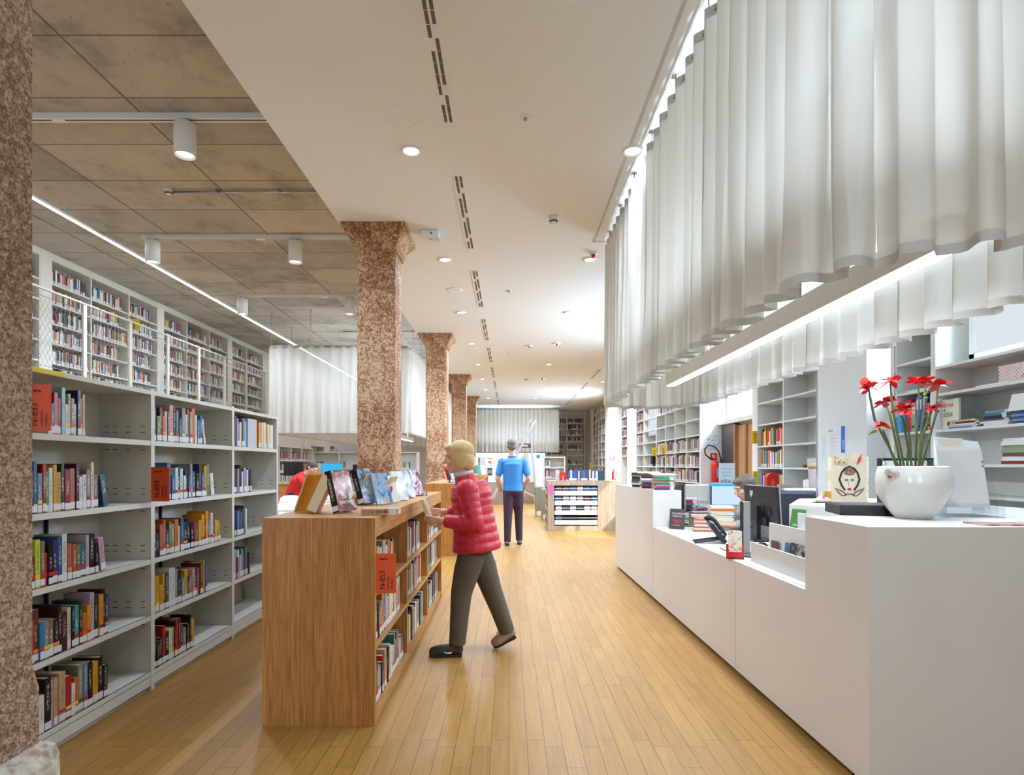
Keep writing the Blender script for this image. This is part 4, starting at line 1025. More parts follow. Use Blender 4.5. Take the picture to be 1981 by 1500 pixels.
curtain('curtain', 'large white pleated curtain loop hanging above the reception desk', lambda n: stadium(1.10,2.10,1.72,6.80,n), 2.045, 3.845, .185, .052, MAT['curtain'], 18, HC, 3, GCU, 12)
curtain('curtain', 'white oval curtain hanging below the concrete ceiling behind the first column', lambda n: rrect(-5.05,-2.05,11.85,20.6,.34,n), 2.04, 3.86, .22, .045, MAT['sheer'], 20, HC2, 9, GCU, 8)
curtain('curtain', 'far white curtain across the end of the hall behind the ladder', lambda n: stadium(-1.55,2.15,24.5,25.9,n), 1.93, 3.80, .17, .045, MAT['curtain'], 12, HC, 12, GCU, 8, 1.2)
# linear pendant inside the desk curtain
t = thing('linear_pendant','long white pendant light bar hanging inside the curtain over the desk','pendant light',(1.60,4,2.17))
mk('housing', MB().box(1.555,2.05,2.165,1.645,5.70,2.28), MAT['lampwhite'], t); mk('diffuser', MB().box(1.565,2.06,2.158,1.635,5.69,2.1649), MAT['led'], t)
for y in (2.5,3.6,4.6,5.45):
    c = MB().cyl((1.60,y,2.28),(1.60,y,HC),.002,n=6); o = mk('wire', c, MAT['steel'], t)
    mk('cable_loop', MB().tube([(1.54+.0,y+.03*math.cos(2*PI*k/16),2.29+.03*math.sin(2*PI*k/16)) for k in range(16)], .0025, 6, closed=True), MAT['steel'], t)
# linear light inside the far-left curtain, seen faintly through the cloth
t = thing('linear_pendant','long pendant light bar inside the curtain behind the first column','pendant light',(-3.2,16,2.2))
mk('housing', MB().box(-3.3,12.6,2.17,-3.2,19.2,2.28), MAT['lampwhite'], t); mk('diffuser', MB().box(-3.29,12.62,2.162,-3.21,19.18,2.1699), MAT['led'], t)
mk('wire', MB().cyl((-3.25,13.2,2.28),(-3.25,13.2,HC2),.003,n=6), MAT['steel'], t); mk('wire', MB().cyl((-3.25,18.4,2.28),(-3.25,18.4,HC2),.003,n=6), MAT['steel'], t)
# ================================================================== reception desk
DZ = 1.12; LZ = .75
t = thing('reception_desk', 'long white laminate reception desk with high ends and a low middle counter', 'reception desk', (1.9,4.6,0))
def fx(y): return 1.505-(y-2.4)*.0115             # the front is very slightly turned
mk('end_block', MB().prism([(1.505,2.40),(3.1,2.40),(3.1,4.5),(2.25,4.45),(1.84,3.77),(2.05,3.42),(1.95,2.93),(fx(2.906),2.906)], .035, DZ), MAT['desk'], t)
mk('front_panel', MB().prism([(fx(2.906),2.906),(fx(3.78),3.776),(fx(3.78)+.03,3.776),(fx(2.9)+.03,2.906)], .035, LZ-.002), MAT['desk'], t)
mk('front_panel', MB().prism([(fx(3.78),3.782),(fx(5.84),5.84),(fx(5.84)+.03,5.84),(fx(3.78)+.03,3.782)], .035, LZ-.002), MAT['desk'], t)
mk('far_block', MB().prism([(fx(5.845),5.845),(1.755,5.845),(1.755,7.3),(3.05,7.3),(3.05,7.78),(fx(7.78),7.78)], .035, DZ), MAT['desk'], t)
mk('worktop', MB().prism([(fx(2.912)+.032,2.912),(fx(5.84)+.032,5.84),(2.12,5.84),(2.12,4.45),(1.8,3.77),(2.0,3.42),(1.9,2.95)], LZ-.03, LZ), MAT['desk_top'], t)
mk('worktop', MB().box(1.77,6.2,LZ-.03,3.0,7.28,LZ), MAT['desk_top'], t)
mk('support_panel', MB().box(2.03,4.6,.0,2.06,5.8,LZ-.03), MAT['desk'], t)
mk('toe_kick', MB().prism([(1.56,2.45),(1.50,7.72),(1.56,7.72),(1.62,2.45)], 0, .036).box(1.6,2.45,0,3.05,2.5,.036), MAT['dark_kick'], t)
# brochure holder with two stepped pockets
b = thing('brochure_holder','white stepped brochure pockets standing on the low desk counter','brochure holder',(1.65,3.35,LZ))
mk('front_plate', MB().box(1.580,2.925,LZ,1.592,3.75,LZ+.128), MAT['desk'], b); mk('back_plate', MB().box(1.695,2.925,LZ,1.707,3.74,LZ+.255), MAT['desk'], b)
mk('rear_plate', MB().box(1.81,2.97,LZ+.0,1.822,3.6,LZ+.33), MAT['desk'], b); mk('base', MB().box(1.592,2.93,LZ,1.81,3.0,LZ+.01), MAT['desk'], b)
def leaflet(px, py, Y, w, h, lean, mat, label, letters=(), yaw=0, th=.002, name='leaflet', gl=None, z=None):
    """upright card facing -X (towards the aisle), lower left corner at the pixel"""
    p = at(px, py, Y)
    if z is not None: p.z = z
    t_ = thing(name, label, 'leaflet', p, 0, 'leaflets on the reception desk')
    R = Matrix.Rotation(yaw, 4, 'Z') @ Matrix(((0,0,-1,0),(-1,0,0,0),(0,1,0,0),(0,0,0,1))) @ Matrix.Rotation(-lean, 4, 'X')
    t_.rotation_euler = R.to_euler(); mk('sheet', MB().box(0,0,-th,w,h,0), mat, t_, world=False)
    for s, size, x, y, m_ in letters: text_mesh('lettering', s, size, m_, t_, (x,y,.0006), (0,0,0))
    return t_
leaflet(1523,1022,3.66,.10,.21,.22,plain('green_leaflet',(70,120,58),.4),'green leaflet standing in the rear brochure pocket',(('UN',.022,.02,.10,MAT['paper']),('PERCORSO',.016,.008,.075,MAT['paper']),('NATURALE',.016,.008,.055,MAT['paper'])),z=LZ+.145,yaw=math.radians(25))
leaflet(1537,1062,3.42,.13,.21,.25,plain('grey_leaflet',(206,206,210),.5),'pale grey leaflet about collecting in the upper brochure pocket',(('RACCO',.026,.02,.15,MAT['ink']),('DO BAN',.026,.02,.12,MAT['ink'])),z=LZ+.075,yaw=math.radians(20))
leaflet(1515,1082,3.5,.13,.13,.1,cover_mat('leaflet_blue',(40,80,120),(60,110,150),(30,60,90),20,3),'blue leaflet in the front brochure pocket',z=LZ+.03)
leaflet(1524,1084,3.42,.20,.15,.12,cover_mat('leaflet_bw',(40,40,44),(90,90,94),(170,168,166),22,9),'black and white mountain postcard in the front brochure pocket',z=LZ+.02)
leaflet(1492,1072,3.68,.10,.055,0,plain('brown_ticket',(92,64,60),.5),'small brown card in the front brochure pocket',z=LZ+.095)
# tall grey panel reader on a foot
q = thing('desk_scanner','tall grey metal security reader seen edge on beside the monitor','desk reader',(1.65,4.05,LZ))
mk('panel', MB().box(1.625,3.98,LZ+.015,1.675,4.012,LZ+.375), MAT['grey'], q, bevel=.004); mk('foot', MB().box(1.60,3.94,LZ,1.72,4.08,LZ+.015), MAT['grey'], q); mk('side_strip', MB().box(1.613,3.981,LZ+.015,1.6245,4.010,LZ+.374), MAT['dark_kick'], q)
# monitor
def monitor(c, yaw, w, h, label, z, screen=None, logo=False, tilt=0, group=None, stand=True, zb=None, body='black'):
    t_ = thing('computer_monitor', label, 'monitor', (c[0],c[1],z), yaw, group)      # local -y is the back, +y the screen
    R = Matrix.Rotation(tilt, 3, 'X')
    f = MB().obox((0,0,h/2),(w,.03,h),R); mk('housing', f, MAT[body], t_, world=False, bevel=.004)
    mk('bezel', MB().obox((0,0.012,h/2),(w+.006,.012,h+.006),R), MAT['grey'], t_, world=False)
    mk('screen', MB().obox((0,.0195,h/2),(w-.02,.003,h-.02),R), MAT[screen] if screen else MAT['black_gloss'], t_, world=False)
    if zb is not None:
        mk('stand', MB().box(-.03,-.06,zb-z+.012,.03,-.025,h*.5), MAT[body], t_, world=False); mk('stand_base', MB().box(-.12,-.13,zb-z,.12,.09,zb-z+.012), MAT[body], t_, world=False)
    return t_
mn = monitor((2.118,4.81),math.radians(-86.3),.54,.33,'black desktop monitor with a silver logo on its back, on the desk',LZ+.125,None,True,.06,zb=LZ)
# back of this monitor faces the aisle: local -y -> world +X?  see yaw
mk('port_panel', MB().box(-.14,.0155,.02,.10,.0175,.12), MAT['black_gloss'], mn, world=False)
LG = text_mesh('emblem','hp',.085,MAT['paper'],mn,(.10,-.0165,.245),(PI/2,0,0),bold=.0)
LG.location.x = -.17; LG.location.y = -.0225
for v in LG.data.vertices: v.co.x = v.co.x*.62+v.co.y*.28
cb = MB()
for k,(a,b2) in enumerate(((-.08,-.10),(-.03,-.14),(.03,-.17))):
    cb.tube([(a,-.02,.06),(a,-.05,.0),(b2,-.07,-.06),(b2-.05,-.10,-.11),(b2-.12,-.14,-.121)],.004,6)
mk('cable', cb, MAT['black'], mn, world=False); mk('back_plate', MB().box(-.07,-.0175,.11,.06,-.015,.22), plain('dark_grey_plastic',(44,44,46),.5), mn, world=False)
mk('back_button', MB().box(.13,-.0175,.10,.17,-.015,.165), MAT['black_gloss'], mn, world=False); mk('port_block', MB().box(-.1,-.03,.01,.12,-.015,.075), MAT['black'], mn, world=False)
monitor((1.79,6.13),math.radians(-90),.5,.33,'black monitor seen edge on behind the far high block of the desk',LZ+.1,None,zb=LZ)
m2 = monitor((2.56,6.75),math.radians(172),.40,.27,'pale lit screen turned to the room beside the desk clerk',LZ+.155,'screen_pale',zb=LZ)
mk('screen_bar', MB().box(-.19,.0213,.225,.19,.0222,.255), MAT['screen_blue'], m2, world=False); mk('screen_bar', MB().box(.175,.0213,.01,.19,.0222,.225), MAT['ink'], m2, world=False)
# telephone
p0 = at(1386,1050,4.66)
ph = thing('desk_telephone','black desk telephone on an angled stand on the low counter','telephone',(p0.x,4.66,LZ),math.radians(78))
R = Matrix.Rotation(math.radians(-42),3,'X') 
mk('body', MB().obox((0,0,.085),(.20,.035,.19),Matrix.Rotation(math.radians(-38),3,'X')), MAT['black'], ph, world=False, bevel=.008)
ft = MB(); ft.obox((-.06,.08,.02),(.045,.20,.012),Matrix.Rotation(-.16,3,'X')); ft.obox((.06,.08,.02),(.045,.20,.012),Matrix.Rotation(-.16,3,'X')); mk('foot', ft, MAT['black'], ph, world=False)
mk('handset', MB().tube([(.125,.07,.17),(.13,.045,.195),(.135,.0,.17),(.135,-.05,.10),(.13,-.075,.05),(.125,-.06,.02)],[.024,.028,.017,.017,.027,.024],12), MAT['black'], ph, world=False)
kb = MB()
for i in range(4):
    for j in range(3): kb.obox((-.06+.035*j,.03-.024*i,.155-.03*i+.005),(.024,.012,.01),Matrix.Rotation(math.radians(-38),3,'X'))
mk('keypad', kb, MAT['grey'], ph, world=False)
# red leaflet holder
p0 = at(1416,1079,3.885)
rh = thing('card_holder','small red stepped card holder with cream leaflets on counter edge','card holder',(p0.x+.02,3.885,LZ),math.radians(-20))
mk('tray', MB().box(-.055,-.05,0,.055,.05,.012), plain('dark_red_base',(110,20,22),.4), rh, world=False)
for k,hh in enumerate((.035,.05,.075)): mk('divider', MB().box(-.055,-.05+.045*k,.012,.055,-.042+.045*k,.012+hh), MAT['red'], rh, world=False)
lm = cover_mat('leaflet_cream',(200,90,70),(226,214,186),(232,222,200),26,4,.5)
for k in range(2):
    w = thing('leaflet',f'cream leaflet in the red card holder, {["front","rear"][k]} of two','leaflet',(p0.x+.018+.012*k,3.875+.04*k,LZ+.014),math.radians(-20-12*k),'leaflets on the reception desk')
    mk('sheet', MB().obox((0,0,.085),(.085,.004,.17),Matrix.Rotation(-.1+.12*k,3,'X')), lm, w, world=False)
# dark flyer leaning on the far block
fl = leaflet(1294,1021,5.66,.15,.20,.2,plain('dark_flyer',(78,66,68),.4),'dark flyer with pale and orange lettering leaning on desk end',(('COLAZIONI',.024,.02,.145,MAT['paper']),('D\'ESTATE',.022,.03,.118,MAT['paper']),('PRENDI UN',.018,.03,.08,MAT['orange']),('LIBRO',.02,.05,.06,MAT['orange']),('INSIEME',.02,.035,.03,plain('gold_print',(214,160,70),.5))),z=LZ+.002,yaw=math.radians(58))
solo('flyer_stand', MB().box(fl.location.x+.03,5.80,LZ,fl.location.x+.1,5.83,LZ+.06), MAT['acrylic'], 'clear stand propping the dark flyer on the desk','display stand')
# cable and mouse, mouse mat
solo('computer_mouse', MB().ell((1.95,4.42,LZ+.014),(.035,.055,.02)), MAT['black_gloss'], 'black computer mouse beside the monitor on the counter','mouse')
solo('mouse_mat', MB().box(1.88,4.3,LZ,2.05,4.55,LZ+.003), plain('lime_green_mat',(150,210,70),.6), 'lime green mat under the mouse on the desk','mouse mat')
solo('phone_cable', MB().tube([(1.60,4.35,LZ+.004),(1.58,4.22,LZ+.004),(1.60,4.1,LZ+.006),(1.58,3.98,LZ+.004),(1.63,3.9,LZ+.004),(1.70,3.88,LZ+.004),(1.74,3.95,LZ+.004)],.004,6), MAT['black'], 'black cable coiled on counter near the red card holder','cable')
solo('cable_adapter', MB().box(1.68,3.86,LZ,1.78,3.90,LZ+.022), MAT['label'], 'white plug strip lying behind the red card holder','adapter')
# ------------------------------------------------------------------ book stacks on and behind the desk
random.seed(77)
def stack(c, n, L, W, T, cols, yaw, where, group, z0, lab=True, spread=.008):
    z = z0+.0008
    for i in range(n):
        tt = T*random.uniform(.75,1.3)
        flat_book((c[0]+random.uniform(-spread,spread), c[1]+random.uniform(-spread,spread), z), L*random.uniform(.9,1.04), W*random.uniform(.9,1.03), tt, yaw+random.uniform(-.06,.06), cols[i % len(cols)], f'{CN.get(cols[i % len(cols)],"pale")} book, {ORD[i]} from the bottom of {where}', group, lab=lab)
        z += tt+.0006
    return z
G1 = 'book stacks on the high far desk block'
za = stack((1.61,5.93),9,.205,.15,.018,'urTXSoBGw',math.radians(2),'the nearer stack on the high desk end',G1,DZ)
zb_ = stack((1.565,6.35),8,.2,.14,.021,'kRnxwkdx',math.radians(-12),'the farther stack on the high desk end',G1,DZ)
zc_ = stack((1.50,6.72),7,.2,.13,.023,'kwtdkxf',math.radians(-60),'the farthest stack on the high desk end',G1,DZ)
for (x,y,z,yw,lb) in ((1.61,6.0,za,.1,'white printed sheet on the nearer book stack of the desk end'),(1.56,6.42,zb_,-.2,'white printed sheet on the farther book stack of the desk end')):
    o = solo('paper_sheet', MB().obox((x,y,z+.003),(.25,.18,.003),Matrix.Rotation(yw,3,'Z') @ Matrix.Rotation(.08,3,'X')), MAT['paper'], lb, 'paper')
G2 = 'book stacks on the clerk worktop'
stack((1.83,5.38),9,.20,.14,.016,'jcqwjcjwp',math.radians(-14),'the coral edged stack on low counter',G2,LZ,False)
stack((2.04,5.50),11,.21,.15,.02,'wcwcwccwcow',math.radians(-6),'the cream page stack on low counter',G2,LZ,False)
stack((1.97,6.25),13,.17,.13,.02,'wcxcwckdftrrw',math.radians(-4),'the tall stack behind the desk end',G2,LZ)
flat_book((2.0,5.9,LZ+.001),.2,.15,.14,.1,'c','cream thick bound volume under purple magazines',G2)
for k in range(3):
    solo('magazine', MB().obox((1.98+.01*k,5.86+.02*k,LZ+.15+.012*k+.02),(.2,.15,.008),Matrix.Rotation(.3-.2*k,3,'Z') @ Matrix.Rotation(.0+.12*k,3,'Y')), plain(f'magazine_{k}',[(104,88,120),(180,60,100),(90,90,130)][k],.35), f'loose {["purple","crimson","slate"][k]} magazine on the books behind desk end','magazine','loose magazines behind the desk')
n_ = thing('note_pad','white note with yellow highlighter strokes on the inner desk panel','note',(2.2,7.28,LZ+.2)); p=at(1360,962,7.28)
mk('sheet', MB().box(p.x-.045,7.27,1.38-.075*7.28/1.11*.0-.46,p.x+.045,7.2985,1.38-.36), MAT['paper'], n_); mk('highlight', MB().box(p.x-.035,7.2685,.985,p.x+.02,7.27,.992), MAT['yellow'], n_)
# returns sign, read from behind
p = at(1406,938,7.5)
rs = thing('desk_sign','clear standing sign for returns and loans, read in reverse, by the extinguisher','sign',(p.x,7.5,DZ))
mk('holder', MB().box(p.x-.115,7.5,DZ+.0,p.x+.125,7.508,DZ+.30).box(p.x-.1,7.44,DZ,p.x+.1,7.58,DZ+.006), MAT['acrylic'], rs); mk('sheet', MB().box(p.x-.105,7.4965,DZ+.02,p.x+.105,7.4985,DZ+.285), plain('pale_blue_sheet',(222,230,236),.6), rs); 
gi = plain('grey_print',(150,160,168),.6)
for s, z, sz in (('RESTITUZIONI',DZ+.20,.026),('e PRESTITO',DZ+.155,.026)):
    text_mesh('lettering', s, sz, gi, rs, (0,-.0042,z-DZ), (PI/2,0,0), 'CENTER', mirror=True)
mk('arrow', MB().box(p.x-.055,7.4945,DZ+.118,p.x+.055,7.4964,DZ+.124).prismT([(-.055,.121),(-.035,.132),(-.035,.110)],.002,Matrix(((1,0,0),(0,0,1),(0,1,0))),(p.x,7.4945,DZ)), gi, rs)
mk('skyline_print', MB().box(p.x-.08,7.4945,DZ+.03,p.x-.05,7.4964,DZ+.065).box(p.x-.04,7.4945,DZ+.03,p.x+.0,7.4964,DZ+.075).box(p.x+.01,7.4945,DZ+.03,p.x+.05,7.4964,DZ+.06), gi, rs)
# ------------------------------------------------------------------ pot with poinsettia stems
PX, PY = 1.973, 2.80
pt = thing('poinsettia_plant','leggy red poinsettia in a round white ceramic pot on the desk','potted plant',(PX,PY,DZ))
mk('pot', MB().lathe([(.001,0),(.070,0)]+spline([(.074,.002),(.104,.035),(.134,.082),(.154,.13),(.1615,.172),(.159,.212),(.150,.246)])+[(.148,.253),(.1455,.2545),(.143,.253),(.145,.24),(.15,.21),(.001,.205)], (PX,PY,DZ), 64), MAT['ceramic'], pt)
mk('soil', MB().lathe([(.001,.21),(.145,.21),(.145,.206),(.001,.206)], (PX,PY,DZ), 24), plain('potting_soil',(52,40,32),.9,bump=.5,nscale=60), pt)
random.seed(8)
def PP(x, y, dy=0): 
    return at(x, y, PY+dy)
STEMS = [([(1741,925),(1737,900),(1712,850),(1692,812),(1683,768),(1681,752)],-.06,1),([(1751,925),(1748,898),(1738,850),(1728,800),(1724,765),(1722,742)],.03,0),([(1745,925),(1742,898),(1722,805),(1716,788)],.08,0),
         ([(1757,925),(1755,898),(1757,870),(1748,815),(1740,795)],-.08,0),([(1770,925),(1771,900),(1773,840),(1778,790),(1777,752)],.0,0),([(1776,925),(1777,900),(1783,830),(1790,780),(1790,752)],.07,0),
         ([(1783,925),(1784,898),(1800,840),(1811,800),(1814,752)],.02,0),([(1779,925),(1779,900),(1786,840),(1800,800),(1803,792)],-.07,0),([(1740,925),(1735,905),(1716,852),(1708,832)],-.1,0),([(1763,925),(1763,900),(1760,850),(1752,800)],-.1,0)]
for pts, dy, big in STEMS:
    P = [PP(x,y,dy*(.4+.6*i/len(pts))) for i,(x,y) in enumerate(pts)]
    P[0] = Vector((PX+(P[0].x-PX)*.8, PY+dy*.5, DZ+.195))
    mk('stem', MB().tube(P, [.0055]*(len(P)-1)+[.003], 8), MAT['stem'], pt)
def blade(mb, base, dirv, L, W, droop, n=5, roll=0):
    dirv = Vector(dirv).normalized(); side = dirv.cross(Vector((0,0,1)))
    if side.length < .05: side = Vector((1,0,0))
    side.normalize(); side = Matrix.Rotation(roll,3,dirv) @ side; up = side.cross(dirv); c = []
    for i in range(n+1):
        f = i/n; w = W*math.sin(PI*min(1,f*.9+.07))**.8*(1 if i<n else .02)
        p = Vector(base)+dirv*L*f - Vector((0,0,1))*droop*L*f*f + up*.0
        c.append((p-side*w/2+up*.08*w, p - up*.05*w, p+side*w/2+up*.08*w))
    vs = [v for r in c for v in r]; fs = []
    for i in range(n):
        for j in range(2): fs.append((i*3+j,i*3+j+1,(i+1)*3+j+1,(i+1)*3+j))
    mb.add(vs, fs, True)
FL = [(1681,750,-.06,7,.05),(1724,738,.03,7,.055),(1714,778,.08,8,.055),(1750,793,-.08,12,.055),(1777,742,0,9,.055),(1792,738,.07,10,.055),(1815,745,.02,9,.055),(1808,790,-.07,10,.05),(1704,823,-.1,7,.04)]
for x, y, dy, n, L in FL:
    c = PP(x,y,dy); mb = MB(); n += 3
    for k in range(n):
        a = 2*PI*k/n+random.uniform(-.25,.25); el = random.uniform(-.45,.95)
        blade(mb, c, (math.cos(a)*math.cos(el),math.sin(a)*math.cos(el),math.sin(el)), L*random.uniform(.8,1.25), .031*random.uniform(.8,1.25), .22, 5, random.uniform(-.7,.7))
    o = mk('bract_whorl', mb, MAT['bract'], pt)
    md = MB()
    for k in range(4): md.ell(c+Vector((random.uniform(-.008,.008),random.uniform(-.008,.008),.004)),.004,n=8,m=6)
    mk('flower_bud', md, MAT['leaf'], o)
for x, y, dy, L, an in ((1674,746,-.06,.055,1.8),(1688,746,-.06,.045,1.2),(1797,738,.06,.05,1.35)):
    mb = MB(); blade(mb, PP(x,y+4,dy), (math.cos(an)*.9,-.2,math.sin(an)), L, .040, .05, 7, .5); mk('broad_bract', mb, MAT['bract_o'], pt)
for x, y, dx, L in ((1697,836,-1,.05),(1705,829,1,.02),(1783,768,-1,.028),(1785,764,.3,.03),(1787,770,1,.02),(1794,806,-1,.028),(1723,800,.3,.022),(1702,800,-.2,.018),(1813,776,.4,.02)):
    mb = MB(); blade(mb, PP(x,y,-.06 if x<1720 else 0), (dx,-.3,.35 if x>1710 else .1), L*1.15, L*.5, .35, 5, .9); mk('leaf', mb, MAT['leaf'], pt)
# heart tag on the pot
hp = []
for k in range(28):
    a = 2*PI*k/28; hp.append((.0021*16*math.sin(a)**3, .0021*(13*math.cos(a)-5*math.cos(2*a)-2*math.cos(3*a)-math.cos(4*a))))
ht = thing('heart_tag','beige heart shaped tag hanging on the white pot','tag',(PX-.150,PY-.066,DZ+.212)); ht.rotation_euler = (0,.30,-.95)
mk('card', MB().prismT(hp,.002,Matrix(((1,0,0),(0,0,-1),(0,1,0))).transposed().transposed(),(0,0,0)), plain('tag_card',(206,190,168),.6), ht, world=False)
hs = [(x*.3,y*.3) for x,y in hp]; mk('heart_print', MB().prismT(hs,.001,Matrix(((1,0,0),(0,0,-1),(0,1,0))),(-.004,-.002,-.012)), plain('tag_print',(130,80,60),.6), ht, world=False)
sc_ = MB()
for k in range(2): sc_.tube([(-.022+.006*i,-.0025,.008-.011*k+.003*math.sin(i*2.3+k)) for i in range(8)],.0008,5)
mk('script_mark', sc_, MAT['ink'], ht, world=False)
solo('wire_spiral', MB().tube([at(x,y,2.84) for x,y in ((1716,905),(1712,893),(1702,884),(1700,880),(1706,878),(1709,884),(1704,888),(1716,896),(1703,904),(1698,912),(1701,918),(1708,920))],.0012,6), MAT['steel'], 'thin curly wire behind the heart tag on pot','wire')
# black tray, cardboard figure, frame behind pot, holder with papers, flat magazine
tr = thing('black_tray','flat black box frame lying on the desk beside the white pot','box',(1.86,3.03,DZ),math.radians(-14))
mk('body', MB().box(-.13,-.10,0,.19,.17,.052), MAT['black'], tr, world=False, bevel=.003); mk('inner_rim', MB().box(-.11,-.08,.052,.17,.15,.054), plain('dark_inner',(52,52,54),.5), tr, world=False); mk('latch', MB().box(.10,-.103,.008,.145,-.0995,.044), MAT['grey'], tr, world=False)
cd = thing('cardboard_figure','handmade beige box with a drawn woman\'s face and lace edge on the inner counter','decorated box',(2.36,3.98,DZ),math.radians(-16))
cW, cH, cT = .225, .315, .10
mk('body', MB().box(-cW/2,0,0,cW/2,cT,cH), MAT['card'], cd, world=False); 
mk('ribbon', MB().box(cW/2,.03,.005,cW/2+.002,.07,cH-.005), plain('pale_blue_ribbon',(176,200,206),.6), cd, world=False); mk('clasp', MB().box(cW/2-.002,-.002,cH*.42,cW/2+.004,cT*.8,cH*.47), MAT['card'], cd, world=False)
lc = MB()
for sx,yy in ((cW/2,.004),(cW/2,cT-.004)):
    for k in range(28): lc.ell((sx,yy,.006+cH*k/28),(.007,.006,.007),n=8,m=5)
mk('lace', lc, MAT['paper'], cd, world=False)
dm = lambda pts, r: MB().tube([(x,-.002,z) for x,z in pts], r, 6)
hair = [(-.028,.085),(-.05,.12),(-.062,.16),(-.05,.205),(-.03,.235),(.0,.25),(.03,.235),(.05,.205),(.062,.16),(.05,.12),(.028,.085)]
mk('drawn_hair', dm(hair,.006), MAT['ink'], cd, world=False)
Mf = Matrix(((1,0,0),(0,0,-1),(0,1,0)))
def disc(cx, cz, rx, rz, d=.0006, n=18): return MB().prismT([(cx+rx*math.cos(2*PI*k/n), cz+rz*math.sin(2*PI*k/n)) for k in range(n)], d, Mf, (0,-.0002,0))
mk('drawn_face', disc(0,.135,.036,.06), plain('face_paper',(226,206,180),.8), cd, world=False)
mk('drawn_cap', disc(0,.212,.036,.026,.0009), cover_mat('collage',(150,40,40),(60,90,80),(210,120,90),60,5,.6), cd, world=False)
for sx in (-.018,.018):
    mk('drawn_eye', disc(sx,.155,.011,.009,.0012), MAT['ink'], cd, world=False); mk('drawn_iris', disc(sx,.155,.006,.006,.0016), plain('iris_blue',(96,150,176),.5), cd, world=False)
mk('drawn_lips', disc(0,.092,.014,.010,.0012).add([],[]), MAT['red'], cd, world=False); mk('drawn_nose', dm([(-.006,.15),(-.007,.12),(-.002,.113),(.004,.114)],.0012), MAT['ink'], cd, world=False)
lf = MB()
for sg in (-1,1): lf.tube([(sg*x,-.002,z) for x,z in ((.02,.05),(.045,.045),(.07,.07),(.09,.10),(.06,.085),(.035,.07),(.02,.05))],.003,6)
mk('drawn_leaves', lf, MAT['ink'], cd, world=False)
mk('bead_necklace', dm([(-.025,.05),(-.012,.06),(0,.056),(.012,.06),(.025,.05)],.003), MAT['ink'], cd, world=False)
mk('photo_strip', MB().obox((-.055,-.004,.29),(.085,.004,.05)), cover_mat('photos',(90,70,60),(220,200,170),(230,180,70),50,3,.3), cd, world=False)
mk('side_tag', MB().obox((-cW/2-.012,-.003,.185),(.04,.003,.07),Matrix.Rotation(.12,3,'Y')), MAT['card'], cd, world=False)
mk('paper_scroll', disc(.035,.315,.03,.035,.003), MAT['card'], cd, world=False); mk('red_bird_print', MB().tube([(.075,-.005,.335),(.06,-.006,.30),(.045,-.005,.26)],[.002,.009,.002],8), MAT['red'], cd, world=False)
sh = thing('shoe_ornament','small cream ornament shaped like a shoe on the inner counter','ornament',(2.14,3.98,DZ))
p = at(1592,973,3.95); sh.location = (p.x,3.95,DZ)
mk('body', MB().tube([(-.045,0,.016),(-.02,0,.022),(.02,0,.02),(.05,0,.014)],[.016,.024,.02,.014],10), MAT['card'], sh, world=False); mk('sole', MB().box(-.06,-.018,0,.065,.018,.005), MAT['ink'], sh, world=False); mk('bow', MB().ell((-.005,-.015,.035),(.012,.008,.01)), MAT['pink'], sh, world=False)
p = at(1602,974,4.02); solo('yellow_box', MB().box(p.x-.02,4.02,DZ,p.x+.035,4.05,DZ+.075), cover_mat('yellow_print',(200,150,30),(214,174,50),(150,90,40),60,2,.4), 'tiny yellow printed packet behind shoe ornament','packet')
fs = thing('framed_sheet','black framed white sheet standing upright behind the white pot','frame',(2.32,3.34,DZ)); mk('frame', MB().box(2.16,3.34,DZ,2.48,3.37,DZ+.30), MAT['black'], fs); mk('sheet', MB().box(2.172,3.337,DZ+.02,2.43,3.3395,DZ+.285), MAT['paper'], fs)
# office machinery beyond
ac = thing('leaflet_stand','clear acrylic stand full of papers beside the white pot','leaflet stand',(2.30,2.86,DZ),math.radians(-8))
apl = MB()
for k in range(3): apl.obox((0,.03+.055*k,.12+.015*k),(.26,.004,.22+.03*k),Matrix.Rotation(-.25,3,'X'))
apl.box(-.13,-.05,.0,.13,.2,.004); apl.box(.128,-.04,0,.132,.2,.12); apl.box(-.132,-.04,0,-.128,.2,.12); mk('pockets', apl, MAT['acrylic'], ac, world=False)
for k in range(4):
    pm = MB().obox((-.01+.008*k,.045+.03*k,.19+.014*k),(.21,.006,.29+.02*k),Matrix.Rotation(-.22-.03*k,3,'X') @ Matrix.Rotation(.05*k,3,'Y'))
    mk('paper_stack', pm, plain(f'stacked_paper_{k}',[(214,208,202),(222,218,212),(228,226,222),(210,222,230)][k],.6), ac, world=False)
hb = MB()
for k in range(9): hb.obox((.09+.004*k*0,.058,.10+.022*k),(.010,.008,.012),Matrix.Rotation(-.25,3,'X'))
mk('punch_strip', hb, MAT['grey'], ac, world=False)
mk('colour_table_print', MB().obox((-.02,.128,.375),(.12,.004,.05),Matrix.Rotation(-.3,3,'X')), cover_mat('table_print',(220,200,140),(226,190,190),(190,214,180),14,2,.6), ac, world=False)
solo('flat_magazine', MB().obox((2.20,2.50,DZ+.003),(.34,.12,.005),Matrix.Rotation(-.08,3,'Z')), cover_mat('magazine_red',(150,60,60),(210,150,140),(224,190,170),12,7,.25), 'reddish glossy leaflet lying flat at desk front corner','leaflet','leaflets on the reception desk')
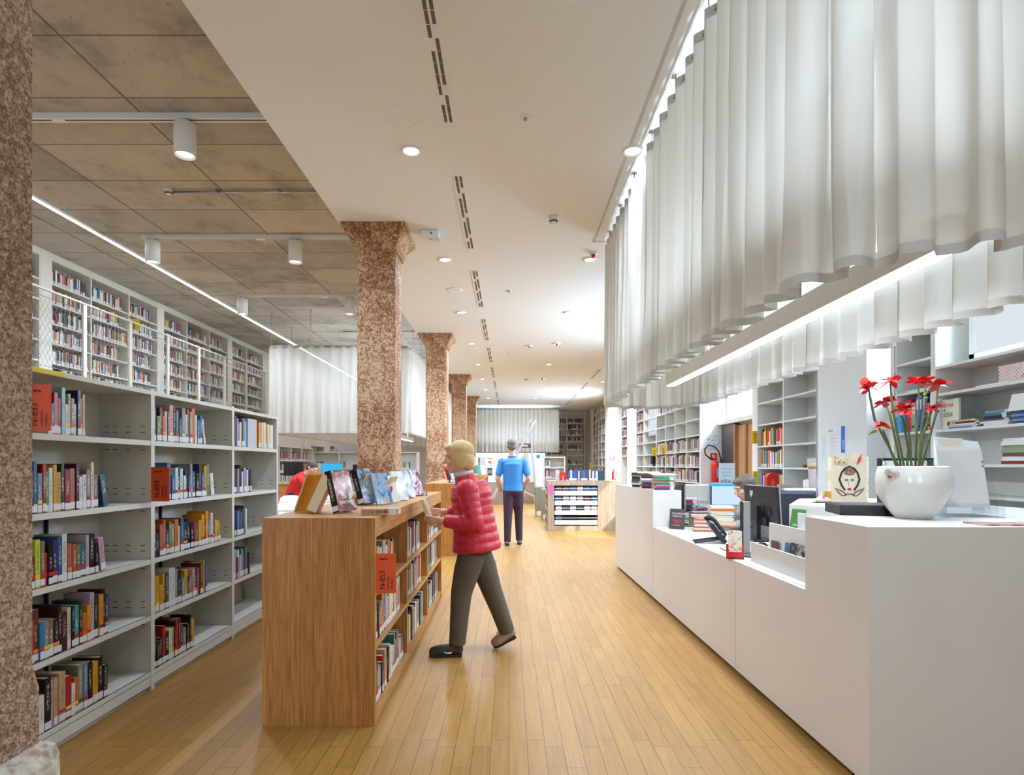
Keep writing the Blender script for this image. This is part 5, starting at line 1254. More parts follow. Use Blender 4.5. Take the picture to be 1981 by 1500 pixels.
# ================================================================== people
def V(*a): return Vector(a)
def hand(mb, wrist, fdir, palm, s=1.0, curl=.5, thumb=1):
    """palm and five fingers; fdir towards the fingertips, palm = direction the palm faces, thumb side = +-1"""
    f = Vector(fdir).normalized(); p = Vector(palm); p = (p-f*p.dot(f)).normalized(); sd = f.cross(p)*thumb
    w = Vector(wrist); k0 = w+f*.085*s
    for q in (-.026,-.009,.009,.026): mb.cap(w+sd*q*.7*s+f*.01, k0+sd*q*s, .012*s, .0115*s, 8)
    for q, L in ((-.030,.058),(-.010,.072),(.011,.078),(.031,.070)):
        a = k0+sd*q*s; pts = [a]; d = f.copy()
        for j in range(3):
            ang = curl*(.5+.35*j); d = (f*math.cos(ang*(j+1)*.6)+p*math.sin(ang*(j+1)*.6)); pts.append(pts[-1]+d*L*s*(.42,.33,.25)[j])
        for j in range(3): mb.cap(pts[j], pts[j+1], (.0095,.0088,.008)[j]*s, (.0088,.008,.0068)[j]*s, 8)
    a = w+f*.025*s+sd*.028*s; b = a+(f*.6+sd*.75+p*.35).normalized()*.038*s; c = b+(f*.85+sd*.2+p*.5).normalized()*.03*s
    mb.cap(a,b,.0125*s,.0105*s,8); mb.cap(b,c,.0105*s,.008*s,8)
def head(mb, c, fwd, up, s=1.0):
    """head with brow, nose, lips, chin, ears; c = centre, eyes at half height"""
    f = Vector(fwd).normalized(); u = Vector(up); u = (u-f*u.dot(f)).normalized(); r = f.cross(u); c = Vector(c)
    M = Matrix((r,f,u)).transposed()
    P = lambda x,y,z: c+M @ Vector((x*s,y*s,z*s))
    mb.ell(P(0,-.012,.03),(.074*s,.092*s,.085*s),M); mb.ell(P(0,.022,-.035),(.060*s,.068*s,.080*s),M); mb.ell(P(0,.05,-.088),(.030*s,.030*s,.024*s),M)
    mb.ell(P(0,.078,.028),(.055*s,.018*s,.018*s),M)                                    # brow
    mb.cap(P(0,.086,.018),P(0,.108,-.020),.010*s,.0145*s,10)                            # nose
    for q in (-1,1):
        mb.ell(P(.010*q,.098,-.022),(.009*s,.011*s,.008*s),M); mb.ell(P(.040*q,.062,-.022),(.026*s,.022*s,.024*s),M)
        mb.ell(P(.074*q,-.012,-.008),(.010*s,.022*s,.032*s),M)                          # ear
    mb.cap(P(-.018,.085,-.050),P(.018,.085,-.050),.0085*s,.0085*s,8); mb.cap(P(-.015,.083,-.061),P(.015,.083,-.061),.009*s,.009*s,8)
    return P, M
def eyes(P, M, s, par):
    for q in (-1,1):
        o = mk('eye', MB().ell(P(.031*q,.080,.004),(.013*s,.010*s,.009*s),M,12,8), plain('eye_white',(232,226,220),.2) if 'eye_white' not in bpy.data.materials else bpy.data.materials['eye_white'], par)
        mk('iris', MB().ell(P(.031*q,.0885,.004),(.0058*s,.003*s,.0058*s),M,10,6), MAT['ink'], o)
    mk('lips', MB().cap(P(-.019,.0915,-.0535),P(.019,.0915,-.0535),.0035*s,.0035*s,8), plain('lip_tone',(168,96,88),.5) if 'lip_tone' not in bpy.data.materials else bpy.data.materials['lip_tone'], par)
    for q in (-1,1): mk('eyebrow', MB().cap(P(.016*q,.0965,.026),P(.046*q,.086,.028),.0032*s,.0028*s,8), plain('eyebrow_tone',(96,76,60),.8) if 'eyebrow_tone' not in bpy.data.materials else bpy.data.materials['eyebrow_tone'], par)
def shoe(par, heel, toe, up, mat, sole, name='shoe', sc=1.0):
    """one shoe from heel point to toe point (both on the sole line)"""
    h, t_ = Vector(heel), Vector(toe); f = (t_-h).normalized(); u = Vector(up); u = (u-f*u.dot(f)).normalized(); r = f.cross(u); L = (t_-h).length
    M = Matrix((r,f,u)).transposed(); P = lambda y,z,x=0: h+r*x+f*y*L+u*z
    mb = MB()
    mb.tube([P(.02,.035),P(.10,.045),P(.30,.050),P(.52,.044),P(.75,.034),P(.93,.028),P(1.0,.024)],[.022,.036,.040,.042,.044,.036,.018],14)
    mb.tube([P(.13,.03),P(.15,.07),P(.17,.105)],[.036,.036,.038],14); mb.tube([P(.30,.05),P(.26,.08),P(.22,.10)],[.036,.032,.03],12)
    o = mk(name, smooth_union(mb,.005,3), mat, par)
    so = MB()
    out = [(x,y) for x,y in ((-.026,.02),(-.034,.15),(-.032,.4),(-.043,.7),(-.034,.9),(-.012,1.0),(.012,1.0),(.034,.9),(.043,.7),(.032,.4),(.034,.15),(.026,.02))]
    so.prismT([(x,y*L) for x,y in out], .018, M, h); mk('sole', so, sole, o)
    return o, P, M
def tone(name, col, r=.6, **k):
    return bpy.data.materials.get(name) or plain(name, col, r, **k)
def bulge(pts, r, n, amp):
    """resample a limb into n quilted segments"""
    P = []; R = []
    m = len(pts)-1; tot = n*6
    for i in range(tot+1):
        q = i/tot*m; k = min(int(q), m-1); f = q-k
        P.append(Vector(pts[k]).lerp(Vector(pts[k+1]), f)); rr = r[k]*(1-f)+r[k+1]*f
        R.append(rr*(1+amp*(abs(math.sin(PI*i/6))**.6-.6)))
    return P, R
# ------------------------------------------------------------------ woman in a red quilted jacket
W = thing('person','person with blond hair in a red quilted jacket walking beside the near oak island','person',(-.25,4.23,0))
hipc = V(-.255,4.23,.80); sh_c = V(-.305,4.23,1.235); hc = V(-.375,4.23,1.432)
b = MB(); P, M = head(b, hc, (-1,-.02,-.12), (-.1,0,1), .98)
b.cap(V(-.335,4.23,1.27),V(-.355,4.23,1.37),.052,.048)
b.tube([hipc+V(0,0,-.06),hipc+V(0,0,.06),V(-.27,4.23,1.0),V(-.29,4.23,1.15),V(-.31,4.23,1.26)],[.105,.11,.10,.115,.07],16,flat=1.15)
shN, elN, wrN = V(-.30,4.06,1.205), V(-.235,4.02,.965), V(-.475,4.05,.985)
shF, elF, wrF = V(-.315,4.40,1.205), V(-.27,4.45,.97), V(-.50,4.40,1.02)
for a,e,w in ((shN,elN,wrN),(shF,elF,wrF)): b.cap(a,e,.045,.038); b.cap(e,w,.036,.027)
hand(b, wrN, (-1,.1,.05), (0,.9,.3), .92, .6, 1); hand(b, wrF, (-1,-.1,.0), (0,-.9,.3), .92, .6, -1)
knF, anF = V(-.345,4.15,.455), V(-.375,4.14,.10); knB, anB = V(-.135,4.31,.45), V(-.015,4.32,.135)
hF, hB = V(-.265,4.15,.78), V(-.245,4.31,.78)
for h_,k_,a_ in ((hF,knF,anF),(hB,knB,anB)): b.cap(h_,k_,.080,.052); b.cap(k_,a_,.050,.036)
mk('body', smooth_union(b,.0055,4), MAT['skin'], W); eyes(P, M, .98, W)
# jacket
jk = MB()
pp, rr = bulge([V(-.235,4.23,.755),V(-.25,4.23,.90),V(-.265,4.23,1.05),V(-.285,4.23,1.17),V(-.305,4.23,1.245)],[.182,.162,.146,.155,.125],9,.045); jk.tube(pp, rr, 24, flat=1.12)
for a,e,w in ((shN,elN,wrN),(shF,elF,wrF)):
    pp, rr = bulge([a+V(.005,0,.02),a.lerp(e,.5),e],[.076,.068,.062],5,.06); jk.tube(pp, rr, 14)
    pp, rr = bulge([e,e.lerp(w,.5),w+V(.02,0,0)],[.062,.056,.046],5,.06); jk.tube(pp, rr, 14)
    jk.ell(e,.060); jk.ell(a,(.080,.075,.078))
pp, rr = bulge([V(-.315,4.23,1.25),V(-.335,4.23,1.315)],[.085,.072],2,.08); jk.tube(pp, rr, 16)
mk('quilted_jacket', smooth_union(jk,.008,2), plain('red_quilted_nylon',(196,34,52),.42,noise=.12,nscale=9), W)
mk('scarf', MB().tube([V(-.335+.055*math.cos(2*PI*k/14),4.23+.06*math.sin(2*PI*k/14),1.315+.01*math.cos(2*PI*k/14)) for k in range(14)],.022,8,closed=True), tone('pale_scarf',(206,190,196)), W)
tr_ = MB()
for h_,k_,a_ in ((hF,knF,anF),(hB,knB,anB)):
    tr_.tube([h_+V(0,0,-.03),h_.lerp(k_,.5),k_,k_.lerp(a_,.5),a_+V(0,0,-.015)],[.100,.096,.078,.068,.060],16)
tr_.ell(hipc+V(0,0,-.01),(.135,.165,.10)); mk('trousers', smooth_union(tr_,.008,4), plain('brown_grey_trousers',(92,80,66),.8,noise=.15,nscale=14), W)
dk = tone('dark_trainer',(52,44,38),.6); so_ = tone('dark_sole',(40,36,34),.7)
s1, SP, SM = shoe(W, V(-.335,4.14,.002), V(-.575,4.135,.002), (0,0,1), dk, so_)
sw = [(.30,.040),(.33,.028),(.42,.026),(.68,.046),(.45,.036),(.35,.038)]
mk('swoosh_mark', MB().prismT([(y*.24,z) for y,z in sw],.004,Matrix(((-1,0,0),(0,0,-1),(0,1,0))),V(-.335,4.10,.004)), MAT['paper'], s1)
mk('collar_trim', MB().tube([V(-.375+.042*math.cos(2*PI*k/14),4.14+.042*math.sin(2*PI*k/14),.098-.012*math.cos(2*PI*k/14)) for k in range(14)],.008,8,closed=True), tone('pink_trim',(216,150,190)), s1)
mk('lace', MB().tube([SP(.36,.085,.01),SP(.42,.10,.03),SP(.36,.10,.045),SP(.33,.086,.03),SP(.44,.085,-.01)],.003,6), MAT['ink'], s1)
s2, SP, SM = shoe(W, V(.055,4.325,.085), V(-.115,4.30,.008), (.35,0,1), tone('grey_trainer',(150,120,98),.6), so_)
mk('lace', MB().tube([SP(.5,.08,.02),SP(.62,.085,.04),SP(.7,.05,.05),SP(.6,.06,.03)],.003,6), MAT['ink'], s2); mk('collar_trim', MB().tube([SP(.17,.10)+Vector((.036*math.cos(2*PI*k/12),.036*math.sin(2*PI*k/12),0)) for k in range(12)],.006,6,closed=True), tone('pink_trim',(216,150,190)), s2)
hr = MB(); Q = lambda x,y,z: P(x,y,z)
hr.ell(Q(0,-.022,.045),(.088,.105,.088),M); hr.ell(Q(0,-.06,-.02),(.080,.062,.085),M)
for q in (-1,1): hr.ell(Q(.066*q,-.02,-.01),(.026,.062,.075),M)
hr.ell(Q(0,.05,.085),(.066,.05,.03),M); mk('hair', smooth_union(hr,.006,3), plain('blond_hair',(206,176,116),.55,noise=.25,nscale=40), W)
bp = W
bk = thing('held_book','pale open booklet held by the person in red','booklet',(-.60,4.22,1.0)); mk('cover', MB().obox((-.60,4.22,1.03),(.016,.16,.21),Matrix.Rotation(-.35,3,'Y')), tone('booklet_card',(222,204,150)), bk); mk('page_block', MB().obox((-.592,4.22,1.032),(.012,.152,.2),Matrix.Rotation(-.35,3,'Y')), MAT['pages'], bk)
# ------------------------------------------------------------------ man in blue
Mn = thing('person','person with grey hair in a blue shirt and dark plum trousers seen from behind','person',(.06,9.9,0))
b = MB(); hc = V(.045,9.93,1.705); P, M = head(b, hc, (-.15,1,-.05), (0,.03,1), 1.03)
b.cap(V(.06,9.9,1.50),V(.05,9.915,1.62),.058,.055)
b.tube([V(.07,9.9,.90),V(.07,9.9,1.05),V(.065,9.9,1.25),V(.065,9.9,1.42),V(.06,9.9,1.52)],[.13,.13,.13,.14,.06],16,flat=.7)
shL,elL,wrL = V(-.135,9.9,1.44),V(-.20,9.88,1.14),V(-.155,9.98,.92); shR,elR,wrR = V(.26,9.9,1.44),V(.335,9.87,1.14),V(.26,10.0,.95)
for a,e,w in ((shL,elL,wrL),(shR,elR,wrR)): b.cap(a,e,.05,.042); b.cap(e,w,.04,.03)
hand(b, wrL, (.05,.15,-1), (1,0,0), 1.0, .4, 1); hand(b, wrR, (-.05,.15,-1), (-1,0,0), 1.0, .4, -1)
hL,kL,aL = V(-.005,9.9,.92),V(-.02,9.86,.50),V(-.03,9.83,.09); hR,kR,aR = V(.145,9.9,.92),V(.165,9.98,.51),V(.175,9.97,.10)
for h_,k_,a_ in ((hL,kL,aL),(hR,kR,aR)): b.cap(h_,k_,.085,.058); b.cap(k_,a_,.055,.04)
mk('body', smooth_union(b,.006,4), MAT['skin'], Mn); eyes(P, M, 1.03, Mn)
st = MB(); st.tube([V(.07,9.9,.93),V(.07,9.9,1.05),V(.065,9.9,1.22),V(.065,9.9,1.40),V(.062,9.9,1.49)],[.175,.165,.172,.185,.10],20,flat=.78); st.ell(V(.06,9.9,1.43),(.215,.115,.075))
for a,e in ((shL,elL),(shR,elR)): st.cap(a,a.lerp(e,.72),.060,.058)
mk('shirt', smooth_union(st,.009,4), plain('bright_blue_shirt',(58,132,204),.7,noise=.1,nscale=8), Mn)
mk('collar', MB().tube([V(.055+.07*math.cos(2*PI*k/14),9.905+.06*math.sin(2*PI*k/14),1.525) for k in range(14)],.014,8,closed=True), tone('bright_blue_shirt',(58,132,204)), Mn)
ts = MB()
for h_,k_,a_ in ((hL,kL,aL),(hR,kR,aR)): ts.tube([h_+V(0,0,.02),h_.lerp(k_,.5),k_,k_.lerp(a_,.5),a_+V(0,0,-.03)],[.105,.092,.074,.066,.058],16)
ts.ell(V(.07,9.9,.93),(.17,.135,.11)); mk('trousers', smooth_union(ts,.009,4), plain('dark_plum_trousers',(62,42,58),.8,noise=.15,nscale=10), Mn)
mk('belt', MB().tube([V(.07+.16*math.cos(2*PI*k/20),9.9+.11*math.sin(2*PI*k/20),.97) for k in range(20)],.012,6,closed=True), MAT['ink'], Mn)
shoe(Mn, V(-.03,9.77,.002), V(-.04,10.03,.002), (0,0,1), tone('grey_shoe',(110,108,108)), so_); shoe(Mn, V(.175,9.91,.002), V(.185,10.17,.002), (0,0,1), tone('grey_shoe',(110,108,108)), so_)
hr = MB(); hr.ell(P(0,-.024,.048),(.084,.1,.085),M); hr.ell(P(0,-.06,-.01),(.074,.052,.07),M)
for q in (-1,1): hr.ell(P(.064*q,-.02,.01),(.02,.05,.05),M)
mk('hair', smooth_union(hr,.006,3), plain('grey_hair',(112,104,96),.7,noise=.25,nscale=40), Mn)
# ------------------------------------------------------------------ seated desk clerk
Ck = thing('person','seated desk clerk with grey brown bob and grey sweater behind the counter','person',(2.32,5.62,0))
hc = V(2.30,5.60,1.155); b = MB(); P, M = head(b, hc, (-1,-.12,-.32), (-.3,0,1), .98)
b.cap(V(2.345,5.60,.98),V(2.32,5.6,1.08),.05,.047)
b.tube([V(2.42,5.62,.50),V(2.41,5.62,.65),V(2.39,5.62,.80),V(2.36,5.61,.93),V(2.35,5.6,.99)],[.15,.145,.14,.13,.07],16)
shA,elA,wrA = V(2.34,5.43,.92),V(2.24,5.38,.83),V(2.12,5.46,.805); shB,elB,wrB = V(2.36,5.80,.92),V(2.30,5.86,.83),V(2.14,5.74,.805)
for a,e,w in ((shA,elA,wrA),(shB,elB,wrB)): b.cap(a,e,.047,.04); b.cap(e,w,.038,.028)
hand(b, wrA, (-1,.3,.05), (.1,0,-1), .9, .5, -1); hand(b, wrB, (-1,-.3,.05), (.1,0,-1), .9, .5, 1)
for y, dy in ((5.52,-.03),(5.72,.03)): b.cap(V(2.42,y,.52),V(2.02,y+dy,.54),.085,.06); b.cap(V(2.02,y+dy,.54),V(2.06,y+dy,.08),.055,.04); b.cap(V(2.06,y+dy,.045),V(1.90,y+dy,.035),.035,.03)
mk('body', smooth_union(b,.0055,4), MAT['skin'], Ck); eyes(P, M, .98, Ck)
sw_ = MB(); sw_.tube([V(2.42,5.62,.50),V(2.41,5.62,.65),V(2.39,5.62,.80),V(2.36,5.61,.93),V(2.345,5.6,1.01)],[.172,.166,.16,.145,.08],18); sw_.ell(V(2.36,5.61,.91),(.10,.205,.085))
for a,e,w in ((shA,elA,wrA),(shB,elB,wrB)): sw_.cap(a,e,.066,.055); sw_.cap(e,w+V(.03,0,0),.054,.042)
mk('sweater', smooth_union(sw_,.008,3), plain('grey_mottled_sweater',(158,156,152),.9,noise=.3,nscale=30), Ck)
mk('cowl_neck', MB().tube([V(2.335+.06*math.cos(2*PI*k/14),5.6+.065*math.sin(2*PI*k/14),1.015+.012*math.cos(2*PI*k/14)) for k in range(14)],.026,8,closed=True), tone('beige_cowl',(186,180,168),.9), Ck)
tk = MB()
for y, dy in ((5.52,-.03),(5.72,.03)): tk.cap(V(2.42,y,.52),V(2.02,y+dy,.54),.10,.073); tk.cap(V(2.02,y+dy,.54),V(2.06,y+dy,.09),.07,.055)
mk('trousers', smooth_union(tk,.009,3), tone('dark_trousers',(46,46,52),.8), Ck)
hr = MB(); hr.ell(P(0,-.022,.045),(.086,.103,.09),M); hr.ell(P(0,-.055,-.03),(.082,.062,.095),M); hr.ell(P(0,.045,.085),(.068,.055,.032),M)
for q in (-1,1): hr.ell(P(.068*q,-.005,-.03),(.024,.05,.085),M)
mk('hair', smooth_union(hr,.006,3), plain('grey_brown_hair',(104,88,78),.5,noise=.25,nscale=40), Ck)
ch = thing('office_chair','office chair under the seated desk clerk','office chair',(2.44,5.62,0)); mk('seat', MB().box(2.2,5.4,.38,2.66,5.84,.43), MAT['black'], ch, bevel=.02); mk('post', MB().cyl((2.44,5.62,.08),(2.44,5.62,.38),.03), MAT['black'], ch)
mk('backrest', MB().box(2.63,5.44,.5,2.68,5.80,.92), MAT['black'], ch, bevel=.02); mk('bracket', MB().box(2.60,5.58,.40,2.66,5.66,.6), MAT['black'], ch)
bs = MB()
for k in range(5): bs.bar((2.44,5.62,.07),(2.44+.27*math.cos(2*PI*k/5),5.62+.27*math.sin(2*PI*k/5),.03),.05,.03)
mk('base', bs, MAT['black'], ch)
# empty office chair behind the monitor, wrapped in film
ch = thing('office_chair','dark office chair wrapped in clear film behind the monitor','office chair',(2.48,5.02,0))
mk('backrest', MB().box(2.27,4.95,.55,2.66,5.02,1.16), plain('navy_upholstery',(40,46,62),.35), ch, bevel=.03); mk('film_cover', MB().box(2.255,4.94,.6,2.675,5.03,1.19), MAT['acrylic'], ch, bevel=.03)
mk('seat', MB().box(2.27,4.95,.42,2.66,5.3,.48), plain('navy_seat',(40,46,62),.5), ch, bevel=.02); mk('post', MB().cyl((2.46,5.1,.08),(2.46,5.1,.42),.03), MAT['black'], ch)
bs = MB()
for k in range(5): bs.bar((2.46,5.1,.07),(2.46+.26*math.cos(2*PI*k/5+.3),5.1+.26*math.sin(2*PI*k/5+.3),.03),.05,.03)
mk('base', bs, MAT['black'], ch)
# ------------------------------------------------------------------ visitor in red at the reading table
Rp = thing('person','person in a bright red top bending over a desk behind the display books','person',(-3.75,10.6,0))
b = MB(); hc = V(-3.62,10.55,1.33); P, M = head(b, hc, (.75,-.35,-.6), (.5,-.1,.85), 1.0)
b.cap(V(-3.75,10.6,1.2),V(-3.68,10.57,1.27),.055,.05)
b.tube([V(-3.98,10.68,.80),V(-3.93,10.66,.95),V(-3.85,10.63,1.08),V(-3.76,10.6,1.2)],[.15,.15,.15,.08],16)
sA,eA,wA = V(-3.80,10.42,1.12),V(-3.62,10.40,.94),V(-3.42,10.42,.82); sB,eB,wB = V(-3.80,10.80,1.12),V(-3.64,10.82,.94),V(-3.44,10.72,.82)
for a,e,w in ((sA,eA,wA),(sB,eB,wB)): b.cap(a,e,.05,.04); b.cap(e,w,.038,.03)
hand(b, wA, (1,.1,-.3), (0,0,-1), 1, .4, 1); hand(b, wB, (1,-.1,-.3), (0,0,-1), 1, .4, -1)
for y in (10.58,10.78): b.cap(V(-3.98,y,.82),V(-3.93,y,.45),.085,.06); b.cap(V(-3.93,y,.45),V(-4.0,y,.09),.055,.04); b.cap(V(-4.0,y,.045),V(-3.82,y,.035),.035,.03)
mk('body', smooth_union(b,.006,3), MAT['skin'], Rp); eyes(P, M, 1, Rp)
sw_ = MB(); sw_.tube([V(-3.99,10.68,.78),V(-3.93,10.66,.95),V(-3.85,10.63,1.08),V(-3.75,10.6,1.21)],[.18,.175,.18,.09],18); sw_.ell(V(-3.81,10.62,1.12),(.10,.23,.09))
for a,e,w in ((sA,eA,wA),(sB,eB,wB)): sw_.cap(a,e,.07,.058); sw_.cap(e,w,.055,.042)
mk('jumper', smooth_union(sw_,.009,3), plain('bright_red_knit',(206,30,36),.8), Rp)
tk = MB()
for y in (10.58,10.78): tk.cap(V(-3.98,y,.82),V(-3.93,y,.45),.105,.075); tk.cap(V(-3.93,y,.45),V(-4.0,y,.1),.07,.055)
mk('trousers', smooth_union(tk,.009,3), tone('dark_trousers',(46,46,52)), Rp)
hr = MB(); hr.ell(P(0,-.022,.045),(.084,.1,.086),M); hr.ell(P(0,-.055,-.02),(.078,.058,.08),M); mk('hair', smooth_union(hr,.007,3), tone('brown_hair',(84,62,46)), Rp)
# ================================================================== ladder, partition, tables, wall items
ld = thing('step_ladder','tall aluminium step ladder with a platform behind the person in blue','ladder',(.1,20,0))
for y in (19.75,20.25):
    mk('rail', MB().bar((-.70,y,.03),(.92,y,2.93),.05,.08), MAT['alu'], ld); mk('support_leg', MB().bar((.98,y,.03),(.73,y,2.45),.045,.07), MAT['alu'], ld)
    mk('brace', MB().bar((.33,y,.55),(.96,y,.26),.025,.04), MAT['alu'], ld); mk('guard_rail', MB().bar((-.42,y,.78),(.76,y,2.98),.036), MAT['alu'], ld)
    mk('foot', MB().box(-.76,y-.03,0,-.66,y+.03,.05), MAT['black'], ld); mk('foot', MB().box(.94,y-.03,0,1.02,y+.03,.05), MAT['black'], ld)
for k in range(10):
    z = .28+.26*k; x = -.70+1.62*z/2.9; mk('tread', MB().box(x-.04,19.77,z-.012,x+.06,20.23,z+.012), MAT['alu'], ld)
mk('platform', MB().box(.36,19.76,1.98,.76,20.24,2.12), plain('brown_box_card',(120,92,66),.7), ld); mk('platform_label', MB().box(.46,19.757,2.02,.64,19.7595,2.07), MAT['paper'], ld)
pw = thing('partition_counter','white partition on an oak base across the hall with posters','partition',(-.3,21.2,0))
mk('base', MB().box(-1.2,20.7,0,1.0,21.2,.755), MAT['oak_cool_lit'], pw); mk('screen_panel', MB().box(-1.2,20.72,.755,1.0,20.8,1.815), MAT['metal_w'], pw); mk('ledge', MB().box(-1.2,20.69,.745,1.0,20.72,.765), MAT['oak_cool_lit'], pw)
def poster(px0, px1, py0, py1, mat, label, prints=()):
    a = at(px0,py1,20.7); c = at(px1,py0,20.7)
    t_ = thing('poster', label, 'poster', (a.x,20.718,a.z), 0, 'posters on the white partition'); mk('sheet', MB().box(a.x,20.712,a.z,c.x,20.718,c.z), mat, t_)
    for kind, u0, v0, u1, v1, m_ in prints:
        X = lambda u: a.x+(c.x-a.x)*u
        Z = lambda v: a.z+(c.z-a.z)*v
        if kind == 'r': mk('print', MB().box(X(u0),20.710,Z(v0),X(u1),20.7121,Z(v1)), m_, t_)
        else:
            r = (u1-u0)/2*(c.x-a.x); mk('print', MB().prismT([(r*math.cos(2*PI*k/20),r*math.sin(2*PI*k/20)) for k in range(20)],.002,Matrix(((1,0,0),(0,0,-1),(0,1,0))),(X((u0+u1)/2),20.7121,Z((v0+v1)/2))), m_, t_)
pg = plain('poster_grey',(196,202,204),.6)
poster(925,939,885,904,pg,'grey poster with a dark strip on the far white partition',(('r',0,.1,.25,1,cover_mat('poster_strip',(60,40,40),(200,150,120),(90,60,50),8,2,.5)),('r',.55,.05,.7,.15,MAT['ink'])))
poster(941,954,885,904,MAT['paper'],'white poster with an orange fruit on the far partition',(('c',.25,.35,.65,.7,plain('fruit_orange',(226,120,60),.6)),('c',.5,.25,.9,.6,plain('fruit_yellow',(236,178,60),.6)),('r',.15,.84,.9,.92,MAT['red']),('r',.15,.12,.9,.2,pg)))
poster(930,939,906,921,plain('poster_blue',(62,66,96),.6),'small navy poster on the far partition below the grey one',(('r',.2,.3,.8,.9,plain('poster_tan',(196,150,110),.6)),))
poster(943,952,906,920,plain('poster_dark',(70,60,76),.6),'small dark grid poster below the orange fruit poster',(('r',.1,.55,.9,.65,MAT['paper']),('r',.1,.3,.9,.38,MAT['paper'])))
poster(903,922,885,903,plain('poster_pale',(222,220,212),.6),'pale poster partly behind the blond person on the far partition',(('r',.2,.2,.8,.8,plain('poster_beige',(206,200,188),.6)),))
wp = thing('white_panel','tall bright white notice panel right of the ladder','panel',(1.1,20.9,0)); mk('panel', MB().box(.93,20.6,.2,1.29,20.65,1.80), MAT['paper'], wp); mk('foot', MB().box(.9,20.5,0,1.32,20.69,.2), MAT['metal_w'], wp)
mk('notice', MB().box(.98,20.597,1.62,1.10,20.6,1.74), plain('notice_blue',(40,120,190),.5), wp); mk('notice', MB().box(1.12,20.597,1.60,1.24,20.6,1.76), plain('notice_cream',(230,224,190),.5), wp)
for k in range(2):
    x = .80+.11*k; bn = thing('bin_trolley',f'olive grey fabric bin on wheels beside kiosk, {["rear","front"][k]} of two','bin',(x,14.5-1.2*k,0),0,'olive bins beside the kiosk'); y = 15.2-1.0*k
    mk('bag', MB().box(x-.10,y,.16,x+.10,y+.5,.80-.02*k), plain('olive_fabric',(132,132,112),.8) if 'olive_fabric' not in bpy.data.materials else bpy.data.materials['olive_fabric'], bn, bevel=.02)
    lg = MB(); [lg.box(x+a-.01,y+b_,0.0,x+a+.01,y+b_+.02,.17) for a in (-.08,.08) for b_ in (.03,.45)]; mk('leg', lg, MAT['steel'], bn)
# reading area on the left
tb = thing('reading_table','white reading table between the low bookcase and oak island','table',(-3.1,8.6,0)); mk('tabletop', MB().box(-4.6,8.2,.71,-2.45,9.5,.74), MAT['metal_w'], tb, bevel=.004)
for x in (-4.5,-2.55):
    for y in (8.3,9.4): mk('leg', MB().box(x-.025,y-.025,0,x+.025,y+.025,.71), MAT['metal_w'], tb)
def chair(x, y, rz, label):
    c = thing('shell_chair', label, 'chair', (x,y,0), rz, 'white shell chairs')
    mb = MB(); n = 10; vs = []
    prof = [(-.22,.44),(-.05,.43),(.12,.44),(.20,.48),(.235,.58),(.25,.70),(.262,.83)]
    for (yy,z) in prof:
        for i in range(n+1):
            u = -1+2*i/n; w = .22-(.03 if z > .8 else 0); cz = .02*u*u; vs.append((u*w, yy-.03*u*u*(1 if z>.5 else 0), z+cz*(1 if z<.5 else 0)-(.05*abs(u)**4 if z>.8 else 0)))
    fs = [(j*(n+1)+i,j*(n+1)+i+1,(j+1)*(n+1)+i+1,(j+1)*(n+1)+i) for j in range(len(prof)-1) for i in range(n)]
    mb.add(vs, fs, True); o = mk('shell', mb, MAT['ceramic'] if False else MAT['lampwhite'], c, world=False); s = o.modifiers.new('Solid','SOLIDIFY'); s.thickness = .012
    hb = MB()
    for i in range(7): hb.obox((-.12+.04*i,.268,.79),(.014,.006,.012))
    mk('perforation', hb, MAT['slot'], c, world=False)
    for sx in (-.19,.19):
        for sy in (-.18,.2): mk('leg', MB().cyl((sx*.8,sy*.8,.43),(sx,sy,0),.011,n=8), MAT['steel'], c, world=False)
chair(-3.95,10.15,0,'white perforated shell chair at the table, farther of those beyond the bookcase end')
chair(-3.52,9.55,.15,'white perforated shell chair tucked at table behind the amber book')
chair(-3.3,10.35,-.1,'white shell chair mostly behind the propped books')
chair(-2.75,9.85,.1,'white shell chair behind the gap between the propped books')
cdk = thing('computer_desk','oak computer desk behind the propped display books','desk',(-3.2,13.2,0)); mk('desktop', MB().box(-4.9,12.9,.72,-2.0,13.7,.75), MAT['oak_cool_lit'], cdk); mk('end_panel', MB().box(-4.9,12.92,0,-4.86,13.68,.72), MAT['oak_cool_lit'], cdk); mk('end_panel', MB().box(-2.04,12.92,0,-2.0,13.68,.72), MAT['oak_cool_lit'], cdk)
sd = thing('side_cabinet','reddish oak cabinet next to the person in red','cabinet',(-4.6,11.3,0)); mk('body', MB().box(-4.75,11.1,0,-4.1,11.6,1.0), MAT['oak_top'], sd); mk('top', MB().box(-4.77,11.08,1.0,-4.08,11.62,1.02), MAT['oak_top'], sd)
monitor((-4.10,13.3),math.radians(180),.50,.42,'monitor with a bright blue screen behind the propped books',1.0,'screen_blue',zb=.75)
monitor((-3.38,13.25),math.radians(0),.46,.36,'black monitor turned away beside the first red column',1.03,None,zb=.75)
monitor((-5.05,13.45),math.radians(8),.45,.32,'dark monitor turned away left of the blue screen',1.13,None,zb=.75)
mk_l = solo('notice_sheet', MB().box(-4.62,13.5,1.0,-4.37,13.51,1.42), cover_mat('notice_print',(236,230,214),(232,226,214),(222,190,70),16,2,.6), 'printed notice with yellow marks beside the blue screen','notice')
solo('blue_cloth', MB().ell((-3.3,13.05,.775),(.16,.06,.025)), plain('cyan_cloth',(40,150,190),.8), 'small cyan cloth lying on the computer desk','cloth')
